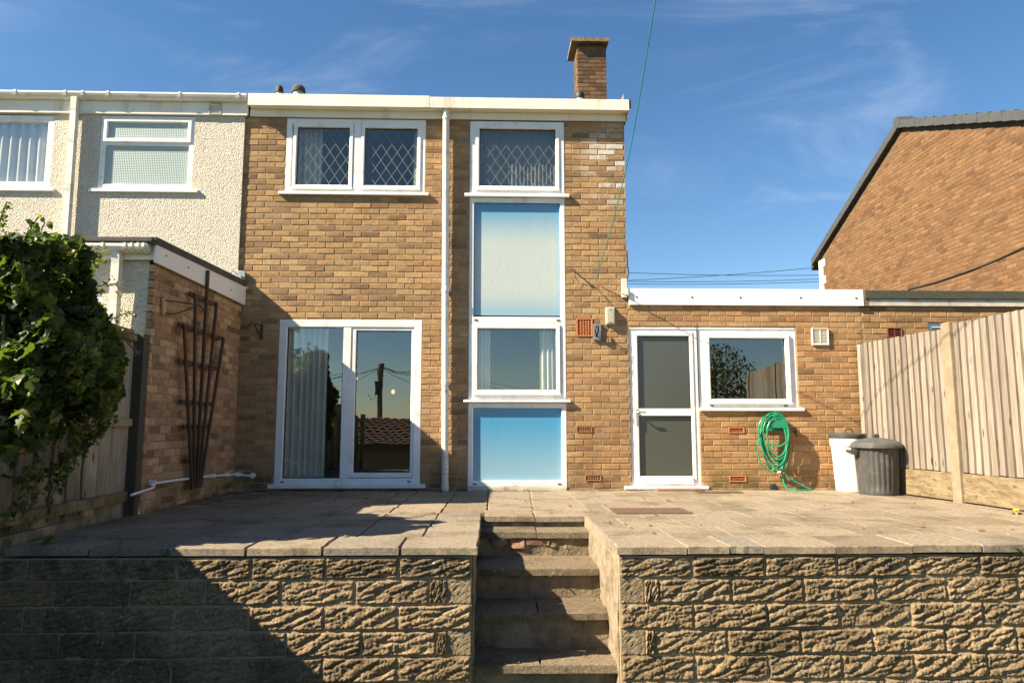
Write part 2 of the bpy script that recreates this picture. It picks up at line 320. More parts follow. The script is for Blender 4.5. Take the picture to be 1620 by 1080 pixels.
# ------------------------------------------------------------------ mesh helpers
def link(name, me, mat=None, parent=None):
    o = bpy.data.objects.new(name, me); COL.objects.link(o)
    if mat and me is not None and not me.materials: me.materials.append(MATS[mat])
    if parent is not None: o.parent = parent
    return o
def tag(o, label=None, cat=None, group=None, kind=None):
    if label: o['label'] = label
    if cat: o['category'] = cat
    if group: o['group'] = group
    if kind: o['kind'] = kind
    return o
def empty(name, loc, label=None, cat=None, group=None):
    o = bpy.data.objects.new(name, None); COL.objects.link(o); o.location = loc; o.empty_display_size = .1
    bpy.context.view_layer.update()
    return tag(o, label, cat, group)
class MB:
    def __init__(s): s.v = []; s.f = []
    def add(s, v, f):
        n = len(s.v); s.v += [tuple(x) for x in v]; s.f += [tuple(i + n for i in q) for q in f]; return s
    def box(s, x0, x1, y0, y1, z0, z1):
        return s.add([(x0, y0, z0), (x1, y0, z0), (x1, y1, z0), (x0, y1, z0), (x0, y0, z1), (x1, y0, z1), (x1, y1, z1), (x0, y1, z1)],
                     [(0, 3, 2, 1), (4, 5, 6, 7), (0, 1, 5, 4), (1, 2, 6, 5), (2, 3, 7, 6), (3, 0, 4, 7)])
    def prism(s, poly, y0, y1, axis='y'):          # polygon (a, z) extruded along an axis
        n = len(poly)
        f = (lambda a, z, t: (a, t, z)) if axis == 'y' else ((lambda a, z, t: (t, a, z)) if axis == 'x' else (lambda a, z, t: (a, z, t)))
        v = [f(a, z, y0) for a, z in poly] + [f(a, z, y1) for a, z in poly]
        fs = [tuple(range(n)), tuple(range(2 * n - 1, n - 1, -1))] + [(i, (i + 1) % n, n + (i + 1) % n, n + i) for i in range(n)]
        return s.add(v, fs)
    def ring(s, x0, x1, z0, z1, wl, wr, wb, wt, yf, yb, ch=.005):
        def loop(a, b, c, d, y): return [(a, y, c), (b, y, c), (b, y, d), (a, y, d)]
        a, b, c, d = x0 + wl, x1 - wr, z0 + wb, z1 - wt
        L = [loop(x0, x1, z0, z1, yb), loop(x0, x1, z0, z1, yf + ch), loop(x0 + ch, x1 - ch, z0 + ch, z1 - ch, yf),
             loop(a - 2 * ch, b + 2 * ch, c - 2 * ch, d + 2 * ch, yf), loop(a, b, c, d, yf + 2 * ch), loop(a, b, c, d, yb)]
        v = sum(L, []); fs = []
        for k in range(6):
            k2 = (k + 1) % 6
            for i in range(4):
                j = (i + 1) % 4; fs.append((k * 4 + i, k * 4 + j, k2 * 4 + j, k2 * 4 + i))
        return s.add(v, fs)
    def tube(s, pts, r, n=8, cap=True):
        pts = [Vector(p) for p in pts]; rs = r if isinstance(r, (list, tuple)) else [r] * len(pts)
        t0 = (pts[1] - pts[0]).normalized(); u = t0.orthogonal().normalized(); v = []
        for i, p in enumerate(pts):
            t = (pts[min(i + 1, len(pts) - 1)] - pts[max(i - 1, 0)]).normalized()
            u = (u - t * u.dot(t)).normalized(); w = t.cross(u)
            v += [p + (u * math.cos(2 * math.pi * k / n) + w * math.sin(2 * math.pi * k / n)) * rs[i] for k in range(n)]
        f = [(i * n + k, i * n + (k + 1) % n, (i + 1) * n + (k + 1) % n, (i + 1) * n + k) for i in range(len(pts) - 1) for k in range(n)]
        if cap: f += [tuple(range(n - 1, -1, -1)), tuple(range((len(pts) - 1) * n, len(pts) * n))]
        return s.add(v, f)
    def lathe(s, prof, n=32, c=(0, 0, 0), mod=None):
        v = []
        for i, (r, z) in enumerate(prof):
            for k in range(n):
                a = 2 * math.pi * k / n; rr = r + (mod(a, z, i) if mod else 0)
                v.append((c[0] + rr * math.cos(a), c[1] + rr * math.sin(a), c[2] + z))
        f = [(i * n + k, i * n + (k + 1) % n, (i + 1) * n + (k + 1) % n, (i + 1) * n + k) for i in range(len(prof) - 1) for k in range(n)]
        f += [tuple(range(n - 1, -1, -1)), tuple(range((len(prof) - 1) * n, len(prof) * n))]
        return s.add(v, f)
    def mesh(s, name, bevel=0., seg=2, smooth=False, recalc=True):
        me = bpy.data.meshes.new(name); me.from_pydata(s.v, [], s.f)
        bm = bmesh.new(); bm.from_mesh(me)
        if recalc: bmesh.ops.recalc_face_normals(bm, faces=bm.faces)
        if bevel: bmesh.ops.bevel(bm, geom=bm.edges[:], offset=bevel, segments=seg, profile=.6, affect='EDGES', clamp_overlap=True)
        if smooth:
            for f in bm.faces: f.smooth = True
        bm.to_mesh(me); bm.free()
        if smooth == 'auto': me.set_sharp_from_angle(angle=R(40))
        return me
    def build(s, name, mat, parent=None, bevel=0., seg=2, smooth=False, recalc=True):
        o = link(name, s.mesh(name, bevel, seg, smooth, recalc), mat, parent)
        if parent is not None: o.matrix_parent_inverse = parent_inv(parent)
        return o
def parent_inv(p):
    return Matrix.Translation(p.location).inverted() if p.type == 'EMPTY' else Matrix()
def box(name, mat, parent, x0, x1, y0, y1, z0, z1, bevel=0.): return MB().box(x0, x1, y0, y1, z0, z1).build(name, mat, parent, bevel)

# ---- brickwork
def brick_template(seed, L=.215, H=.065, D=.05, ch=.0035):
    q = random.Random(seed); hx, hz = L / 2, H / 2; j = lambda a: q.uniform(-a, a)
    v = [(-hx, D, -hz), (hx, D, -hz), (hx, D, hz), (-hx, D, hz)]
    v += [(x + j(.0012), ch + j(.001), z + j(.001)) for x, z in ((-hx, -hz), (hx, -hz), (hx, hz), (-hx, hz))]
    v += [(x + j(.001), j(.0012), z + j(.0008)) for x, z in ((-hx + ch, -hz + ch), (hx - ch, -hz + ch), (hx - ch, hz - ch), (-hx + ch, hz - ch))]
    f = [(8, 9, 10, 11)]
    for a, b in ((0, 4), (4, 8)):
        for i in range(4): k = (i + 1) % 4; f.append((a + i, a + k, b + k, b + i))
    return v, f
TPL = [brick_template(i) for i in range(6)]
TPL_ME = {}
def tpl_mesh(i, mat):
    if (i, mat) not in TPL_ME:
        me = bpy.data.meshes.new('brick'); me.from_pydata(*[TPL[i][0], [], TPL[i][1]]); me.materials.append(MATS[mat]); TPL_ME[(i, mat)] = me
    return TPL_ME[(i, mat)]
def cut(rects, h):
    out = []
    for (a, b, c, d) in rects:
        x0, x1, z0, z1 = h
        if b <= x0 or a >= x1 or d <= z0 or c >= z1: out.append((a, b, c, d)); continue
        if a < x0: out.append((a, x0 - .004, c, d))
        if b > x1: out.append((x1 + .004, b, c, d))
        m0, m1 = max(a, x0), min(b, x1)
        if c < z0: out.append((m0, m1, c, z0 - .004))
        if d > z1: out.append((m0, m1, z1 + .004, d))
    return out
def lay(u0, u1, z0, z1, holes=(), start=0., G=.0752, P=.225):
    out = []; row = 0; z = z0
    while z < z1 - .02:
        top = min(z + .065, z1)
        u = u0 - P + (start + (row % 2) * P / 2 + rng.uniform(-.006, .006)) % P
        while u < u1:
            a, b = max(u, u0), min(u + .215, u1)
            if b - a > .02:
                rs = [(a, b, z, top)]
                for h in holes: rs = cut(rs, h)
                out += [r for r in rs if r[1] - r[0] > .02 and r[3] - r[2] > .015]
            u += P
        z += G; row += 1
    return out
CAMP = Vector(cam.location)
class Wall:      # frame of a wall plane: u along, outwards, up
    def __init__(s, kind, plane): s.kind = kind; s.plane = plane; s.rot = {'front': 0, 'right': R(90), 'left': R(-90)}[kind]
    def at(s, u, z, d=0.):
        if s.kind == 'front': return Vector((u, s.plane - d, z))
        if s.kind == 'right': return Vector((s.plane + d, u, z))
        return Vector((s.plane - d, -u, z))
def place_bricks(sets, parent, mat, limit=300, stuff_name='brickwork'):
    items = []
    for wall, rects in sets:
        for r in rects:
            c = wall.at((r[0] + r[1]) / 2, (r[2] + r[3]) / 2)
            items.append(((r[1] - r[0]) * (r[3] - r[2]) / (c - CAMP).length_squared, wall, r))
    items.sort(key=lambda t: -t[0])
    V = []; F = []; A = []
    inv = parent_inv(parent)
    for k, (sc, wall, r) in enumerate(items):
        i = rng.randrange(6); sx = (r[1] - r[0]) / .215; sz = (r[3] - r[2]) / .065
        p = wall.at((r[0] + r[1]) / 2, (r[2] + r[3]) / 2, rng.uniform(.0025, .0055))
        col = (rng.random(), rng.random(), rng.random(), 1)
        if k < limit:
            o = bpy.data.objects.new('brick', tpl_mesh(i, mat)); COL.objects.link(o); o.parent = parent; o.matrix_parent_inverse = inv
            o.location = p; o.rotation_euler = (0, 0, wall.rot); o.scale = (sx, 1, sz); o.color = col
        else:
            cs, sn = math.cos(wall.rot), math.sin(wall.rot); n = len(V)
            for (x, y, z) in TPL[i][0]:
                x *= sx; V.append((p.x + x * cs - y * sn, p.y + x * sn + y * cs, p.z + z * sz)); A.append(col)
            F += [tuple(q + n for q in f) for f in TPL[i][1]]
    if V:
        me = bpy.data.meshes.new(stuff_name); me.from_pydata(V, [], F)
        at = me.attributes.new('rnd', 'FLOAT_COLOR', 'POINT'); at.data.foreach_set('color', np.array(A, 'f').ravel())
        o = link(stuff_name, me, mat + '_j', parent); o.matrix_parent_inverse = inv; o['kind'] = 'stuff'
def backing(mb, wall, u0, u1, z0, z1, holes, depth=.1):
    us = sorted({u0, u1, *[x for h in holes for x in h[:2] if u0 < x < u1]}); zs = sorted({z0, z1, *[x for h in holes for x in h[2:] if z0 < x < z1]})
    for a, b in zip(us, us[1:]):
        for c, d in zip(zs, zs[1:]):
            m, n = (a + b) / 2, (c + d) / 2
            if any(h[0] < m < h[1] and h[2] < n < h[3] for h in holes): continue
            mb.add([wall.at(a, c), wall.at(b, c), wall.at(b, d), wall.at(a, d)], [(0, 1, 2, 3)])
    for h in holes:
        a, b, c, d = h
        q = [wall.at(a, c), wall.at(b, c), wall.at(b, d), wall.at(a, d)]; e = [wall.at(a, c, -depth), wall.at(b, c, -depth), wall.at(b, d, -depth), wall.at(a, d, -depth)]
        mb.add(q + e, [(0, 1, 5, 4), (1, 2, 6, 5), (2, 3, 7, 6), (3, 0, 4, 7)])
def room(name, parent, x0, x1, y0, y1, z0, z1, mat='interior'):
    mb = MB(); mb.add([(x0, y0, z0), (x1, y0, z0), (x1, y1, z0), (x0, y1, z0), (x0, y0, z1), (x1, y0, z1), (x1, y1, z1), (x0, y1, z1)],
                      [(0, 1, 2, 3), (4, 7, 6, 5), (1, 5, 6, 2), (2, 6, 7, 3), (3, 7, 4, 0)])
    return mb.build(name, mat, parent, recalc=False)
def pane(parent, x0, x1, z0, z1, y, mat='glass', name='pane'):
    mb = MB(); mb.add([(x0, y, z0), (x1, y, z0), (x1, y, z1), (x0, y, z1)], [(0, 1, 2, 3)])
    o = mb.build(name, mat, parent, recalc=False); return o
def lattice(parent, x0, x1, z0, z1, y, dx=.141, dz=.215, w=.0032):
    mb = MB(); m = dz / dx
    for sgn in (1, -1):
        k0 = -60
        for k in range(-60, 60):
            c = k * dz + .03                              # z - z0 = sgn*m*(x-x0) + c
            pts = []
            for xx in (0, x1 - x0):
                zz = sgn * m * xx + c
                if 0 <= zz <= z1 - z0: pts.append((xx, zz))
            for zz in (0, z1 - z0):
                xx = (zz - c) / (sgn * m)
                if 0 < xx < x1 - x0: pts.append((xx, zz))
            if len(pts) < 2: continue
            (a, b), (c2, d) = sorted(pts)[0], sorted(pts)[-1]
            if abs(c2 - a) < .01: continue
            l = math.hypot(c2 - a, d - b); nx, nz = -(d - b) / l * w, (c2 - a) / l * w
            yy = y - .002 - (.001 if sgn > 0 else 0)
            q = [(x0 + a + nx, z0 + b + nz), (x0 + c2 + nx, z0 + d + nz), (x0 + c2 - nx, z0 + d - nz), (x0 + a - nx, z0 + b - nz)]
            mb.prism(q, yy - .003, yy, 'y')
    return mb.build('lead_lattice', 'lead', parent)
def curtain(name, label, x0, x1, z0, z1, y, folds=9, amp=.03, mat='curtain', group=None):
    n = folds * 8; v = []; f = []
    for i in range(n + 1):
        t = i / n; x = x0 + (x1 - x0) * t; yy = y + amp * math.sin(t * folds * 2 * math.pi + .6 * math.sin(t * 9)) ; zj = .01 * math.sin(t * 7)
        for (k, zz) in enumerate((z0 + zj, (z0 + z1) / 2, z1)):
            v.append((x, yy * 1 + (.5 - .5 * k / 2) * .02 * math.sin(t * 23), zz))
    m = len(v); v += [(a, b + .004, c) for a, b, c in v]
    for i in range(n):
        for k in range(2):
            q = (i * 3 + k, (i + 1) * 3 + k, (i + 1) * 3 + k + 1, i * 3 + k + 1); f.append(q); f.append(tuple(m + j for j in reversed(q)))
    mb = MB(); mb.add(v, f); o = mb.build(name, mat, None, smooth=True, recalc=False)
    return tag(o, label, 'curtain', group)
def airbrick(parent, x0, x1, z0, z1, nx, nz, y, mat='terracotta', rim=.02, name='air_brick', bar=.013):
    mb = MB(); mb.ring(x0, x1, z0, z1, rim, rim, rim * .8, rim * .8, y - .012, y + .04, .002)
    a, b, c, d = x0 + rim, x1 - rim, z0 + rim * .8, z1 - rim * .8
    for i in range(1, nx):
        t = a + (b - a) * i / nx; mb.box(t - bar / 2, t + bar / 2, y - .009, y + .03, c - .002, d + .002)
    for i in range(1, nz):
        t = c + (d - c) * i / nz; mb.box(a - .002, b + .002, y - .0075, y + .03, t - bar / 2.4, t + bar / 2.4)
    o = mb.build(name, mat, parent); box('opening', 'black_hole', o, a - .004, b + .004, y + .02, y + .035, c - .004, d + .004)
    return o


# ------------------------------------------------------------------ ground, patio, retaining walls, steps
xs = [-3000, -300, -60, -20, -8, -3.4, -.32, -.24, 1.0, 1.08, 5.2, 8, 20, 60, 300, 3000]
ys = [-3000, -300, -70, -40, -17, -13, -8, -4.02, -3.95, -2.35, -2.28, 0, 10, 60, 300, 3000]
def gz(x, y):
    if y >= -2.28: return -.10
    if y >= -3.96: return -1.0 if -.25 <= x <= 1.01 else -.10
    if y >= -13: return -1.0
    return -2.6 if y <= -17 else -1.0 - 1.6 * (-13 - y) / 4
mb = MB(); mb.add([(x, y, gz(x, y)) for y in ys for x in xs], [(j * len(xs) + i, j * len(xs) + i + 1, (j + 1) * len(xs) + i + 1, (j + 1) * len(xs) + i) for j in range(len(ys) - 1) for i in range(len(xs) - 1)])
tag(mb.build('ground', 'lawn', None, recalc=False), kind='structure')

patio = MB()
patio.box(-3.25, -.09, -3.92, 0, -.09, -.032); patio.box(-.09, .84, -2.56, 0, -.09, -.034)
patio = tag(patio.build('patio', 'soil', None), kind='structure')
MB().box(.84, 5.06, -3.92, 0, -.09, -.0022).build('joint_bed', 'mortar_pale', patio)
def slab(x0, x1, y0, y1, parent, name='slab', mat='slab', z=0., th=.05, g=.006, rough=.004, tilt=.006, jz=.0025):
    j = lambda a: rng.uniform(-a, a); ch = .006
    x0 += g; x1 -= g; y0 += g; y1 -= g
    cx, cy = (x0 + x1) / 2, (y0 + y1) / 2; tx, ty = j(tilt), j(tilt); dz = j(jz)
    def P(x, y, zz): return (x, y, z + zz + dz + tx * (x - cx) + ty * (y - cy))
    n = 5; v = []; ringv = []
    for (ax, ay, bx, by) in ((x0, y0, x1, y0), (x1, y0, x1, y1), (x1, y1, x0, y1), (x0, y1, x0, y0)):
        for i in range(n):
            t = i / n; ringv.append((ax + (bx - ax) * t + j(rough), ay + (by - ay) * t + j(rough)))
    m = len(ringv)
    for (x, y) in ringv: v.append(P(x, y, -th))
    for (x, y) in ringv: v.append(P(x, y, -ch + j(.002)))
    for (x, y) in ringv: v.append(P(cx + (x - cx) * (1 - 2 * ch / (x1 - x0)), cy + (y - cy) * (1 - 2 * ch / (y1 - y0)), 0))
    f = [(i, (i + 1) % m, m + (i + 1) % m, m + i) for i in range(m)] + [(m + i, m + (i + 1) % m, 2 * m + (i + 1) % m, 2 * m + i) for i in range(m)]
    f += [tuple(range(2 * m, 3 * m)), tuple(range(m - 1, -1, -1))]
    mb = MB(); mb.add(v, f); o = mb.build(name, mat, parent); o.color = (rng.random(), rng.random(), rng.random(), 1); return o
LJ = [-3.12, -2.587, -2.086, -1.584, -1.087, -.585, -.071]
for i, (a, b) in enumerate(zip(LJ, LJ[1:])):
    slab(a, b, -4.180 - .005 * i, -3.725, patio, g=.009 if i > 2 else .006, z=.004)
RJ = [.838, 1.302, 1.578, 1.812, 2.296, 2.804, 3.278, 3.76, 4.24, 4.72, 5.08]
for a, b in zip(RJ, RJ[1:]): slab(a, b, -4.222, -3.76, patio, g=.004, z=.002 + rng.uniform(-.003, .003), rough=.006)
LY = [-3.725, -3.24, -2.77, -2.30, -1.83, -1.36, -.89, -.42, -.115]
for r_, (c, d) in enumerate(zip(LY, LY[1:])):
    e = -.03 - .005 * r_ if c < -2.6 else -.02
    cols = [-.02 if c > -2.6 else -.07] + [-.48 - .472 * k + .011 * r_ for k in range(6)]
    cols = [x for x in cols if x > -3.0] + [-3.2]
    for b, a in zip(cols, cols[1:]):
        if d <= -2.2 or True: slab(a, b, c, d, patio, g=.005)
CY = [-2.59, -2.12, -1.65, -1.18, -.71, -.24, -.012]
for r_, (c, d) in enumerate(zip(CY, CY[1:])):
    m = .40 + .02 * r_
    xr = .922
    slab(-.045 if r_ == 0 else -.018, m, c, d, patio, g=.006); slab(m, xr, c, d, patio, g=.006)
RY = [-3.76, -3.30, -2.72, -2.25, -1.78, -1.31, -.84, -.37, -.012]
for r_, (c, d) in enumerate(zip(RY, RY[1:])):
    x0 = .845 if c < -2.6 else .924
    x = 1.30 + .02 * r_ - .235 * (r_ % 2); cols = [x0]
    while x < 5.0:
        if x - cols[-1] > .1: cols.append(x)
        x += .472
    cols.append(5.06)
    for a, b in zip(cols, cols[1:]): slab(a, b, c, d, patio, g=.006, rough=.002, tilt=.0012, jz=.0008)

# rock faced walling blocks
def rock_mesh(seed, L=.468, H=.150, nx=84, nz=28, amp=.019):
    q = random.Random(seed); ox, oy = q.uniform(0, 50), q.uniform(0, 50); v = []; f = []; lens = []
    base = q.uniform(.18, .34); flip = 1
    w0 = -H / 2 - .01; row = 0
    while w0 < H / 2 + .02:
        u0 = -L / 2 - .05 + (row % 2) * .075 + q.uniform(-.03, .03)
        while u0 < L / 2 + .06:
            ln = q.uniform(.065, .125)
            lens.append((u0, w0 + q.uniform(-.008, .008), ln, q.uniform(.016, .025), base + q.uniform(-.16, .16), q.uniform(.55, 1.)))
            u0 += ln * q.uniform(1.25, 1.7)
        w0 += q.uniform(.021, .029); row += 1
    for k in range(nz + 1):
        for i in range(nx + 1):
            u = -L / 2 + L * i / nx; w = -H / 2 + H * k / nz
            wu = u + .010 * noise.noise(Vector((u * 14 + ox, w * 20, 3.))); ww = w + .007 * noise.noise(Vector((u * 16 + oy, w * 24, 9.)))
            h = 0.
            for (cu, cw, ln, th, an, hh) in lens:
                du, dw = wu - cu, ww - cw
                if abs(du) > ln * 1.1 or abs(dw) > .07: continue
                a = du * math.cos(an) + dw * math.sin(an); b = -du * math.sin(an) + dw * math.cos(an)
                t = 1 - (a / ln) ** 2
                if t <= 0: continue
                e = 1 - (b / (th * (.35 + .65 * t))) ** 2
                if e > 0: h = max(h, hh * math.sqrt(e) * (.35 + .65 * t))
            e = min(L / 2 - abs(u), H / 2 - abs(w)); m = min(1., max(0., (e - .001) / .011)); m = m * m * (3 - 2 * m)
            fine = .0062 * noise.noise(Vector((u * 50 + ox, w * 50, seed))) + .0052 * noise.noise(Vector((u * 120 + ox, w * 120, seed))) + 0.003 * noise.noise(Vector((u * 230 + ox, w * 230, seed)))
            v.append((u, -(.007 + m * (amp * h + .001) + fine * (.3 + .7 * m)), w))
    W = nx + 1
    for k in range(nz):
        for i in range(nx): f.append((k * W + i, k * W + i + 1, (k + 1) * W + i + 1, (k + 1) * W + i))
    per = [i for i in range(W)] + [k * W + nx for k in range(1, nz + 1)] + [nz * W + i for i in range(nx - 1, -1, -1)] + [k * W for k in range(nz - 1, 0, -1)]
    n0 = len(v); v += [(v[p][0], .04, v[p][2]) for p in per]; P = len(per)
    f += [(per[(i + 1) % P], per[i], n0 + i, n0 + (i + 1) % P) for i in range(P)]
    me = bpy.data.meshes.new('block'); me.from_pydata(v, [], f); me.materials.append(MATS['block'])
    for p in me.polygons: p.use_smooth = True
    return me
ROCK = [rock_mesh(i + 1, amp=.018 + .009 * ((i * 7) % 5) / 4) for i in range(20)]
SMOOTH = MB().box(-.234, .234, -.014, .04, -.075, .075).mesh('block', .008, 2); SMOOTH.materials.append(MATS['block_smooth'])
_b = bmesh.new(); _b.from_mesh(SMOOTH); bmesh.ops.subdivide_edges(_b, edges=[e for e in _b.edges if e.calc_length() > .05], cuts=9, use_grid_fill=True)
for v_ in _b.verts:
    c_ = Vector((v_.co.x * .34, v_.co.y, v_.co.z)); v_.co.y += .004 * noise.noise(c_ * 45) + .003 * noise.noise(c_ * 100)
_b.to_mesh(SMOOTH); _b.free()
ROWS = [(-.203, -.065), (-.364, -.203), (-.525, -.364), (-.685, -.525), (-.846, -.685), (-1.03, -.846)]
def blockwall(name, label, spec, yw, x0, x1):
    root = empty(name, ((x0 + x1) / 2, yw, -1), label, 'wall', 'retaining walls either side of the steps'); inv = parent_inv(root)
    MB().box(x0, x1, yw - .0092, yw + .2, -1.05, -.062).build('mortar_core', 'mortar_grey', root)
    last = None
    for (z0, z1), cells in zip(ROWS, spec):
        for a, b, smooth in cells:
            a = max(a, x0); b = min(b, x1)
            if b - a < .03: continue
            vi = rng.choice([i for i in range(20) if i != last]); last = vi
            o = bpy.data.objects.new('block', SMOOTH if smooth else ROCK[vi]); COL.objects.link(o); o.parent = root; o.matrix_parent_inverse = inv
            o.location = ((a + b) / 2, yw + (0 if smooth else rng.uniform(-.004, .004)), (z0 + z1) / 2)
            sg = rng.choice((1, 1, -1)) if not smooth else 1
            if sg < 0: o.rotation_euler = (0, R(180), 0)
            o.scale = ((b - a - .006) / .468, 1, (z1 - z0 - .007) / .150); o.color = (rng.random(), rng.random(), rng.random(), 1)
    return root
def run(start, step, n, extra=()): return [(start + step * i, start + step * (i + 1), False) if step > 0 else (start + step * (i + 1), start + step * i, False) for i in range(n)] + list(extra)
specL = []
for k in range(6):
    if k % 2 == 0: specL.append(run(-.116, -.4755, 8))
    else:
        n = (-.391, -.342, -.36)[k // 2]; specL.append(run(n, -.4795, 8, [(-.275, -.116, True), (n, -.275, False)]))
blockwall('retaining_wall', 'rock-faced block retaining wall left of the steps, half in shadow', specL, -4.162, -3.7, -.116)
specR = []
for k in range(6):
    if k % 2 == 0: specR.append(run(.852, .4815, 10))
    else:
        n = (1.105, 1.068, 1.09)[k // 2]; specR.append(run(n, .481, 10, [(.852, 1.012, True), (1.012, n, False)]))
blockwall('retaining_wall', 'sunlit rock-faced block retaining wall right of the steps', specR, -4.188, .852, 5.3)

steps = empty('garden_steps', (.38, -4.1, -1), 'worn concrete garden steps rising through the wall to the patio', 'steps')
def lump(name, mat, parent, x0, x1, y0, y1, z0, z1, amp=.008, cut_=9):     # rough cast mass
    mb = MB(); mb.box(x0, x1, y0, y1, z0, z1); me = mb.mesh(name)
    bm = bmesh.new(); bm.from_mesh(me); bmesh.ops.subdivide_edges(bm, edges=bm.edges[:], cuts=cut_, use_grid_fill=True)
    for v in bm.verts:
        c = v.co; v.co = c + Vector((noise.noise(c * 9), noise.noise(c * 9 + Vector((7, 0, 0))), noise.noise(c * 9 + Vector((0, 9, 0))))) * amp
    bm.to_mesh(me); bm.free()
    o = link(name, me, mat, parent); o.matrix_parent_inverse = parent_inv(parent); return o
lump('cheek', 'render_cheek', steps, -.20, -.105, -4.125, -2.50, -1.05, -.045, .018, 18)
lump('cheek', 'render_cheek', steps, .845, .96, -4.165, -2.57, -1.05, -.052, .020, 18)
lump('riser', 'step_riser', steps, -.11, .93, -2.562, -2.3, -1., -.056, .006)
lump('riser', 'step_riser', steps, -.11, .86, -2.848, -2.5, -1., -.150, .007)
lump('riser', 'step_riser', steps, -.11, .86, -3.34, -2.9, -1., -.345, .006)
lump('riser', 'step_riser', steps, -.11, .86, -3.74, -3.3, -1., -.572, .006)
lump('riser', 'step_riser', steps, -.11, .86, -4.07, -3.7, -1.05, -.815, .006)
for z, y0, y1, m, th, xa, xb in ((-.092, -2.875, -2.44, .40, .052, -.10, .88), (-.292, -3.385, -2.82, .9, .052, -.105, .85), (-.52, -3.785, -3.33, .35, .05, -.105, .852), (-.765, -4.105, -3.73, .34, .055, -.112, .85)):
    if m < .8:
        slab(xa, m, y0, y1, steps, 'tread', 'tread', z, th, .003, .005); slab(m, xb, y0 - .006, y1, steps, 'tread', 'tread', z - .002, th, .003, .005)
    else: slab(xa, xb, y0, y1, steps, 'tread', 'tread', z, th, .003, .007)
for i, (a, b) in enumerate(((.02, .15), (.165, .29), (.31, .50), (.515, .66))):   # broken brick packing under the upper tread
    lump('packing_brick', 'packing' if i in (1, 2) else 'step_riser', steps, a, b, -2.872 + .006 * i, -2.79, -.205 - .02 * (i % 2), -.152, .022, 7)

# ------------------------------------------------------------------ the house
house = empty('terraced_house', (-.7, 0, 0), 'two storey buff brick house with flat white fascia and blue panels', 'house')
WL = Wall('front', 0.); WR = Wall('front', 0.); WRET = Wall('right', -.48)
hW = (-2.672, -.856, 3.80, 4.797); hD = (-2.664, -.866, .03, 2.130); hC = (-.276, .966, .02, 4.805)
VSQ = (1.104, 1.313, 1.93, 2.159); V2 = (1.091, 1.290, .712, .785); V3 = (1.192, 1.397, .112, .182)
mb = MB(); backing(mb, WR, -3.23, 1.77, -.1, 4.86, [hW, hD, hC, VSQ, V2, V3], .12)
mb.add([(1.77, 0, -.1), (1.77, 8, -.1), (1.77, 8, 5.2), (1.77, 0, 5.2)], [(0, 1, 2, 3)]); mb.add([(-3.23, 8, -.1), (1.77, 8, -.1), (1.77, 8, 5.2), (-3.23, 8, 5.2)], [(0, 1, 2, 3)])
wall_h = mb.build('wall', 'mortar', house, recalc=False)
place_bricks([(WR, lay(-3.225, 1.77, -.05, 4.83, [hW, hD, hC, VSQ, V2, V3], .09, .0759, .2275))], wall_h, 'brick_buff', 300)
# roof edge
rf = MB().prism([(-.13, 5.03), (.0, 5.035), (4.2, 5.66), (8.1, 5.05), (8.1, 4.92), (-.13, 4.92)], -3.135, 1.795, 'x').build('roof', 'felt', house)
box('fascia', 'white_board', rf, -3.139, -.800, -.155, -.135, 4.900, 5.060, .003); box('fascia', 'white_board', rf, -.796, 1.812, -.157, -.135, 4.897, 5.045, .003)
box('soffit', 'white_board', rf, -3.13, 1.800, -.134, -.022, 4.902, 4.912); box('bed_board', 'white_board', rf, -3.145, 1.790, -.036, -.012, 4.803, 4.901, .002)
box('end_cap', 'old_white', rf, 1.797, 1.808, -.13, .2, 4.82, 5.03)
box('verge_clip', 'iron', rf, 1.813, 1.838, -.15, -.12, 4.94, 5.05)
for (x, y, h, r_, m1, m2) in ((-3.10, 1.0, .59, .045, 'old_white', 'iron'), (-2.82, 1.0, .60, .075, 'old_white', 'felt'), (1.315, 1., .57, .055, 'white_clean', 'rubber')):
    c = MB().lathe([(r_, 0), (r_, h - .02), (r_ * .98, h)], 20, (x, y, 5.1)).build('vent_pipe', m1, rf, smooth='auto')
    MB().lathe([(r_ * 1.25, h - .06), (r_ * 1.3, h - .03), (r_ * 1.2, h + .01), (r_ * .8, h + .045), (r_ * .2, h + .06)], 20, (x, y, 5.1)).build('cowl', m2, rf, smooth='auto')
# chimney
ch = MB().box(1.548, 2.058, 3.012, 3.50, 5.2, 7.60).build('chimney', 'mortar_pale', house)
place_bricks([(Wall('front', 3.006), lay(1.542, 2.064, 5.9, 7.61, (), .0)), (Wall('left', 1.545), [(r[0], r[1], r[2], r[3]) for r in lay(-3.5, -3.01, 5.9, 7.61, (), .06)])], ch, 'brick_dark', 120)
lump('cap', 'step_riser', ch, 1.43, 2.10, 2.90, 3.62, 7.615, 7.685, .006, 6); lump('flaunching', 'step_riser', ch, 1.66, 1.94, 3.06, 3.44, 7.68, 7.71, .008, 4)

